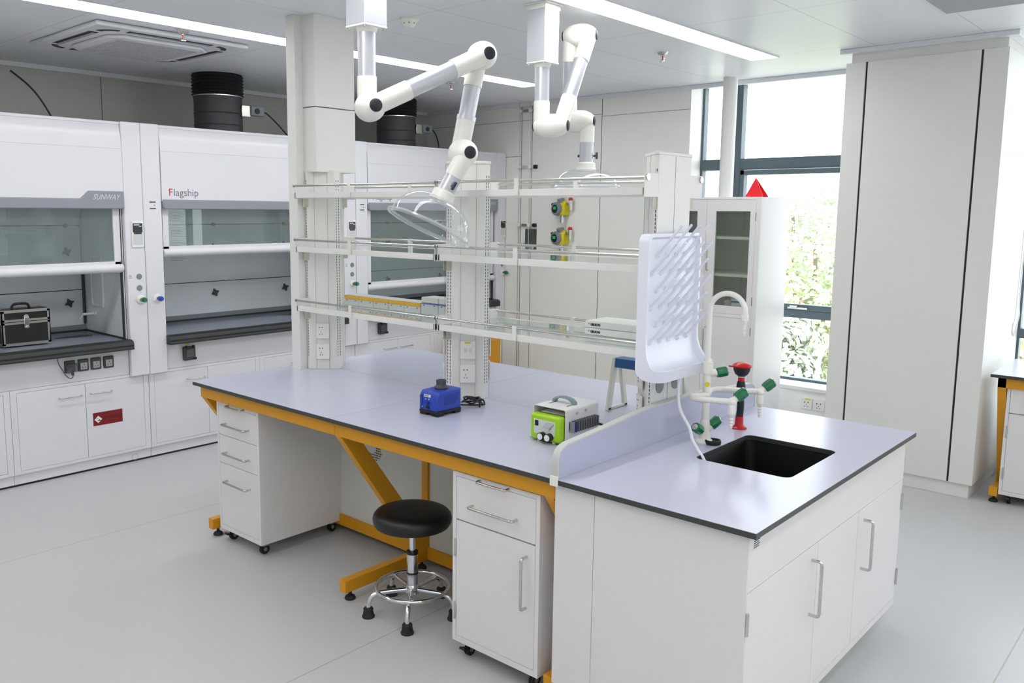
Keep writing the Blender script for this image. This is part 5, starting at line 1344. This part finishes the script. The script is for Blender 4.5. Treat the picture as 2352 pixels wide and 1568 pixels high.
# ================================================================== TALL GLAZED CABINET AND WARNING TRIANGLE
def tallcab():
    x1, x0, y0, y1, zt = -1.600, -2.42, 3.55, 4.045, 1.858
    t = thing('storage_cabinet', 'tall white storage cabinet with glazed upper doors, standing by the window', 'cabinet', ((x0+x1)/2, (y0+y1)/2, 0))
    b = MB(); w_ = .018; xm = -2.010; F = y0
    b.box(x0, x0+w_, F+.02, y1, 0, zt); b.box(x1-w_, x1, F+.02, y1, 0, zt); b.box(x0+w_, x1-w_, y1-.01, y1, 0, zt)
    b.box(x0+w_, x1-w_, F+.02, y1-.01, zt-w_, zt); b.box(x0+w_, x1-w_, F+.02, y1-.01, .985, 1.03); b.box(x0+w_, x1-w_, F+.02, y1-.01, 0, .06)
    fr = .035
    b.box(x0, x0+fr, F, F+.02, 0, zt); b.box(x1-fr, x1, F, F+.02, 0, zt); b.box(x0+fr, x1-fr, F, F+.02, zt-.017, zt); b.box(x0+fr, x1-fr, F, F+.02, .992, 1.017); b.box(x0+fr, x1-fr, F, F+.02, 0, .07)
    obj('body', b, M_WHITE, t, smooth=False, bevel=.001)
    for z in (1.295, 1.565): obj('inner_shelf', MB().box(x0+w_, x1-w_, F+.03, y1-.012, z-.010, z+.010), M_WHITE, t, smooth=False)
    for (a, c, hs) in ((x0+fr+.001, xm-.001, 1), (xm+.001, x1-fr-.001, -1)):
        g0, g1 = (a+.075, c-.072) if hs > 0 else (a+.072, c-.040)
        d = obj('glazed_door', MB().box(a, g0, F+.001, F+.02, 1.0185, zt-.0185).box(g1, c, F+.001, F+.02, 1.0185, zt-.0185).box(g0, g1, F+.001, F+.02, 1.0185, 1.075).box(g0, g1, F+.001, F+.02, 1.757, zt-.0185), M_WHITE, t, smooth=False)
        obj('door_glass', MB().box(g0, g1, F+.008, F+.012, 1.075, 1.757), G_CAB, d, smooth=False)
        hx = c-.030 if hs > 0 else a+.028
        obj('handle', barhandle((hx, F, 1.512), (hx, F, 1.327), (0, -1, 0), .03, .005), M_STEEL, d)
        d2 = obj('lower_door', MB().box(a, c, F+.001, F+.02, .0715, .9905), M_WHITE, t, smooth=False)
        obj('handle', barhandle((hx, F, .905), (hx, F, .70), (0, -1, 0), .03, .005), M_STEEL, d2)
        xh = a-.002 if hs > 0 else c+.002
        for z, par in ((1.72, d), (1.12, d), (.90, d2), (.2, d2)): obj('hinge', MB().cyl((xh, F-.002, z-.03), (xh, F-.002, z+.03), .004, seg=8), M_STEEL, par)
    # contents
    z = 1.031
    G = 'reagent bottles and cartons in the glazed cabinet'
    for i, (x, y, r, h, m, capm, lab) in enumerate(((-1.885, 3.70, .030, .085, mat('bottle_white', srgb(214, 214, 208), .4), M_RED, 'white bottle with a red cap behind the cabinet glass, nearest the left'),
                                           (-1.70, 3.72, .026, .10, mat('bottle_white', srgb(214, 214, 208), .4), M_BOX, 'small white-capped bottle behind the cabinet glass, nearest the hinge'),
                                           (-1.93, 3.88, .03, .13, mat('bottle_white', srgb(214, 214, 208), .4), M_BOX, 'taller white bottle standing behind the red-capped one in the cabinet'),
                                           (-1.73, 3.66, .024, .06, mat('bottle_brown', srgb(90, 66, 52), .4), M_RED, 'squat brown bottle behind the cabinet glass, in front on the right'))):
        t2 = thing('reagent_bottle', lab, 'bottle', (x, y, z), G)
        bt = obj('bottle_body', MB().lathe([(r, 0), (r, h*.7), (r*.5, h*.86), (r*.45, h*.9)], (x, y, z+.0005), seg=20), m, t2)
        obj('cap', MB().cyl((x, y, z+h*.88), (x, y, z+h), r*.6, seg=16), capm, t2)
    t3 = thing('reagent_carton', 'white and blue carton with red print between the bottles in the cabinet', 'carton', (-1.805, 3.70, z), G)
    obj('carton_body', MB().box(-1.845, -1.765, 3.67, 3.73, z+.0005, z+.085), M_BOX, t3, bevel=.002)
    obj('blue_band', MB().box(-1.8455, -1.7645, 3.6692, 3.7305, z+.058, z+.070), M_BLUE, t3, smooth=False)
    obj('red_print', MB().box(-1.835, -1.805, 3.6690, 3.67, z+.02, z+.032).box(-1.79, -1.772, 3.6690, 3.67, z+.008, z+.03), M_RED, t3, smooth=False)
tallcab()
tg = MB().prism([(-1.742, 3.60, 1.862), (-1.617, 3.60, 1.862), (-1.6795, 3.60, 1.985)], (0, .004, 0))
tri = thing('warning_triangle', 'bright red triangle standing on top of the tall white cabinet', 'sign', (-1.68, 3.60, 1.859))
obj('triangle_face', MB().prism([(-1.745, 3.60, 1.8595), (-1.612, 3.60, 1.8595), (-1.677, 3.612, 1.992)], (0, .005, 0)), M_REDTRI, tri, smooth=False)
obj('rear_fold', MB().prism([(-1.745, 3.69, 1.8595), (-1.612, 3.69, 1.8595), (-1.677, 3.617, 1.992)], (0, .004, 0)), M_REDTRI, tri, smooth=False)

# ================================================================== BENCH BY THE RIGHT WINDOW
def sidebench():
    X0, X1, y0, y1, zt = -.132, 2.4, 3.57, 4.30, .80
    t = thing('side_bench', 'white-topped bench on yellow legs at the right edge, below the window', 'bench', (X0, 3.9, 0))
    obj('laminate_top', MB().box(X0, X1, y0, y1, zt-.002, zt), mat('side_laminate', srgb(222, 224, 230), .25), t, smooth=False)
    obj('core_edge', MB().box(X0, X1, y0, y1, zt-.020, zt-.0021), M_EDGE, t, smooth=False)
    obj('front_beam', MB().box(X0+.035, X1-.03, y0+.03, y0+.065, zt-.082, zt-.0205), M_YEL, t, smooth=False, bevel=.0015)
    obj('low_rail', MB().box(X0+.06, X1-.03, y1-.18, y1-.14, .045, .10), M_YEL, t, smooth=False, bevel=.0015)
    for x in (X0+.035, 1.1, X1-.08):
        lg = obj('leg', MB().prism([(x, y0+.03, zt-.0205), (x, y0+.105, zt-.0205), (x, y0+.30, .10), (x, y0+.24, .10), (x, y0+.03, zt-.08)], (.045, 0, 0)), M_YEL, t, smooth=False, bevel=.0015)
        obj('foot', MB().box(x, x+.045, y0+.045, y1-.14, .043, .10), M_YEL, lg, smooth=False, bevel=.0015)
        obj('levelling_pad', MB().lathe([(.024, 0), (.026, .004), (.022, .014), (.008, .022), (.008, .045)], (x+.022, y0+.085, 0), seg=20), M_BLACKR, lg)
sidebench()
pedestal(-.048, .40, 3.62, 4.12, .06, .738, 'white rolling cabinet under the bench at the right edge of the view', 'door')
bc = thing('blind_cord', 'white beaded blind cord hanging in a loop by the right-hand window', 'blind cord', (-.16, 4.36, 2.7))
obj('bead_loop', MB().tube([(-.150, 4.36, ZC-.04), (-.150, 4.36, 2.0), (-.152, 4.36, 1.5), (-.156, 4.36, 1.30), (-.150, 4.36, 1.14), (-.146, 4.36, 1.08), (-.160, 4.36, 1.0), (-.172, 4.36, .94), (-.178, 4.36, 1.0), (-.168, 4.36, 1.09), (-.166, 4.36, 1.3), (-.163, 4.36, 1.6), (-.163, 4.36, 2.2), (-.163, 4.36, ZC-.04)], .0032, 8, sub=5), M_BOX, bc)
obj('cord_bracket', MB().box(-.175, -.14, 4.345, 4.375, ZC-.045, ZC-.001), M_CREAM, bc, bevel=.002)

# ================================================================== OUTSIDE
GZ = -5.0
struct('ground', MB().box(-70, 60, 5.5, 120, GZ-.2, GZ), mat('pavement', srgb(190, 188, 180), .8, noise=.06, nscale=.8))
M_BARK = mat('bark', srgb(120, 104, 86), .9)
def leafmat(name, a, b):
    m = mat(name, a, .7); t = m.node_tree; bs = t.nodes['Principled BSDF']
    g = t.nodes.new('ShaderNodeNewGeometry'); n = t.nodes.new('ShaderNodeTexNoise'); n.inputs['Scale'].default_value = 1.4
    mx = t.nodes.new('ShaderNodeMix'); mx.data_type = 'RGBA'; mx.inputs[6].default_value = a; mx.inputs[7].default_value = b
    t.links.new(g.outputs['Position'], n.inputs['Vector']); t.links.new(n.outputs[0], mx.inputs[0]); t.links.new(mx.outputs[2], bs.inputs['Base Color'])
    return m
M_LEAF = [leafmat('leaf_yellow_green', srgb(156, 168, 118), srgb(200, 206, 160)), leafmat('leaf_mid_green', srgb(136, 156, 112), srgb(178, 192, 144)), leafmat('leaf_grey_green', srgb(150, 164, 138), srgb(188, 198, 170))]
def tree(x, y, h, r, k, lab):
    t = thing('tree', lab, 'tree', (x, y, GZ), 'trees outside the window')
    rnd = random.Random(int(x*31+y*7))
    tm = MB().tube([(x, y, GZ), (x+.1, y, GZ+h*.3), (x-.1, y+.1, GZ+h*.6)], .16, 10, sub=3)
    for q in range(5):
        a = q*1.25; tm.tube([(x, y, GZ+h*(.35+.05*q)), (x+r*.35*math.cos(a), y+r*.35*math.sin(a), GZ+h*(.55+.06*q)), (x+r*.6*math.cos(a), y+r*.6*math.sin(a), GZ+h*(.7+.05*q))], .06, 7, sub=3)
    obj('trunk', tm, M_BARK, t)
    m = MB(); bm = m.bm
    blobs = [(x+rnd.uniform(-.6, .6)*r, y+rnd.uniform(-.6, .6)*r, GZ+h-r*.9+rnd.uniform(-.9, .5)*r*1.1, r*rnd.uniform(.35, .6)) for _ in range(16)]
    for (bx, by, bz, br) in blobs:
        for _ in range(330):
            v = Vector((rnd.gauss(0, 1), rnd.gauss(0, 1), rnd.gauss(0, 1))).normalized()
            p = Vector((bx, by, bz))+v*br*rnd.uniform(.78, 1.05)
            s = rnd.uniform(.05, .11)
            u = Vector((rnd.gauss(0, 1), rnd.gauss(0, 1), rnd.gauss(0, 1))).normalized(); wv = (v+u*.6).normalized().cross(u).normalized(); uu = wv.cross(v).normalized()
            q = [bm.verts.new(p+wv*s*a1+uu*s*b1) for a1, b1 in ((-1, -.4), (.2, -.7), (1, .3), (-.2, .8))]
            bm.faces.new(q)
    obj('crown', m, M_LEAF[k], t, smooth=False)
tree(-7.0, 18.6, 5.2, 1.6, 0, 'yellow-green tree filling the middle of the window view')
tree(-8.6, 23.6, 6.4, 2.1, 1, 'mid-green tree behind the yellow-green one, its top just under eye level')
tree(-11.4, 28.9, 7.4, 2.6, 2, 'tall grey-green tree reaching the skyline in front of the tower block')
tree(-6.0, 15.0, 4.7, 1.0, 2, 'low pale tree just above the street, at the bottom of the window view')
tree(-12.9, 22.5, 5.9, 2.0, 1, 'round green tree partly hidden by the tall cabinet')
tree(-2.2, 20.5, 5.0, 2.0, 0, 'leafy tree outside the right-hand window')
tw = thing('tower_block', 'faint pale tower block on the skyline above the trees', 'building', (-36, 92, GZ))
obj('tower_body', MB().box(-40, -36.2, 88, 95, GZ, 5.2).box(-35.8, -33, 90, 96, GZ, 3.6), mat('tower_pale', srgb(226, 228, 230), .8), tw, smooth=False)
wm = MB()
for i in range(3):
    for j in range(9): wm.box(-39.6+i*1.2, -38.9+i*1.2, 87.95, 88, -7.4+j*1.35, -6.6+j*1.35)
obj('tower_windows', wm, mat('tower_glass', srgb(190, 198, 206), .3), tw, smooth=False)
hs_ = thing('street_building', 'low white building with dark windows down by the street', 'building', (-13, 34, GZ))
obj('building_wall', MB().box(-18, -9, 34, 40, GZ, GZ+2.6), mat('render_white', srgb(226, 226, 222), .8), hs_, smooth=False)
wm = MB()
for i in range(5): wm.box(-17.4+i*1.7, -16.4+i*1.7, 33.96, 34, GZ+.8, GZ+1.9)
obj('building_windows', wm, mat('window_dark', srgb(96, 108, 120), .3), hs_, smooth=False)
obj('flat_roof', MB().box(-18.3, -8.7, 33.6, 40.3, GZ+2.6, GZ+2.8), mat('roof_grey', srgb(170, 172, 176), .8), hs_, smooth=False)
fn = thing('street_railing', 'white railing along the street below the window', 'railing', (-10, 27, GZ))
obj('top_rail', MB().cyl((-14, 27, GZ+1.1), (-6, 27, GZ+1.1), .04, seg=8), M_BOX, fn)
obj('bottom_rail', MB().cyl((-14, 27, GZ+.2), (-6, 27, GZ+.2), .04, seg=8), M_BOX, fn)
for i in range(33): obj('baluster', MB().cyl((-14+i*.25, 27, GZ), (-14+i*.25, 27, GZ+1.1), .02, seg=6), M_BOX, fn, smooth=False)
lx = -4.93
lp = thing('street_lamp', 'white street lamp with a curved neck beyond the window', 'street lamp', (lx, 14, GZ))
obj('lamp_post', MB().tube([(lx, 14, GZ), (lx, 14, GZ+2.5), (lx, 14, GZ+3.7), (lx+.05, 14, GZ+4.1), (lx+.18, 14, GZ+4.3), (lx+.4, 14, GZ+4.38)], .04, 10, sub=4), M_BOX, lp)
obj('lamp_head', MB().box(lx+.35, lx+.75, 13.92, 14.08, GZ+4.34, GZ+4.42), M_BOX, lp, bevel=.02)
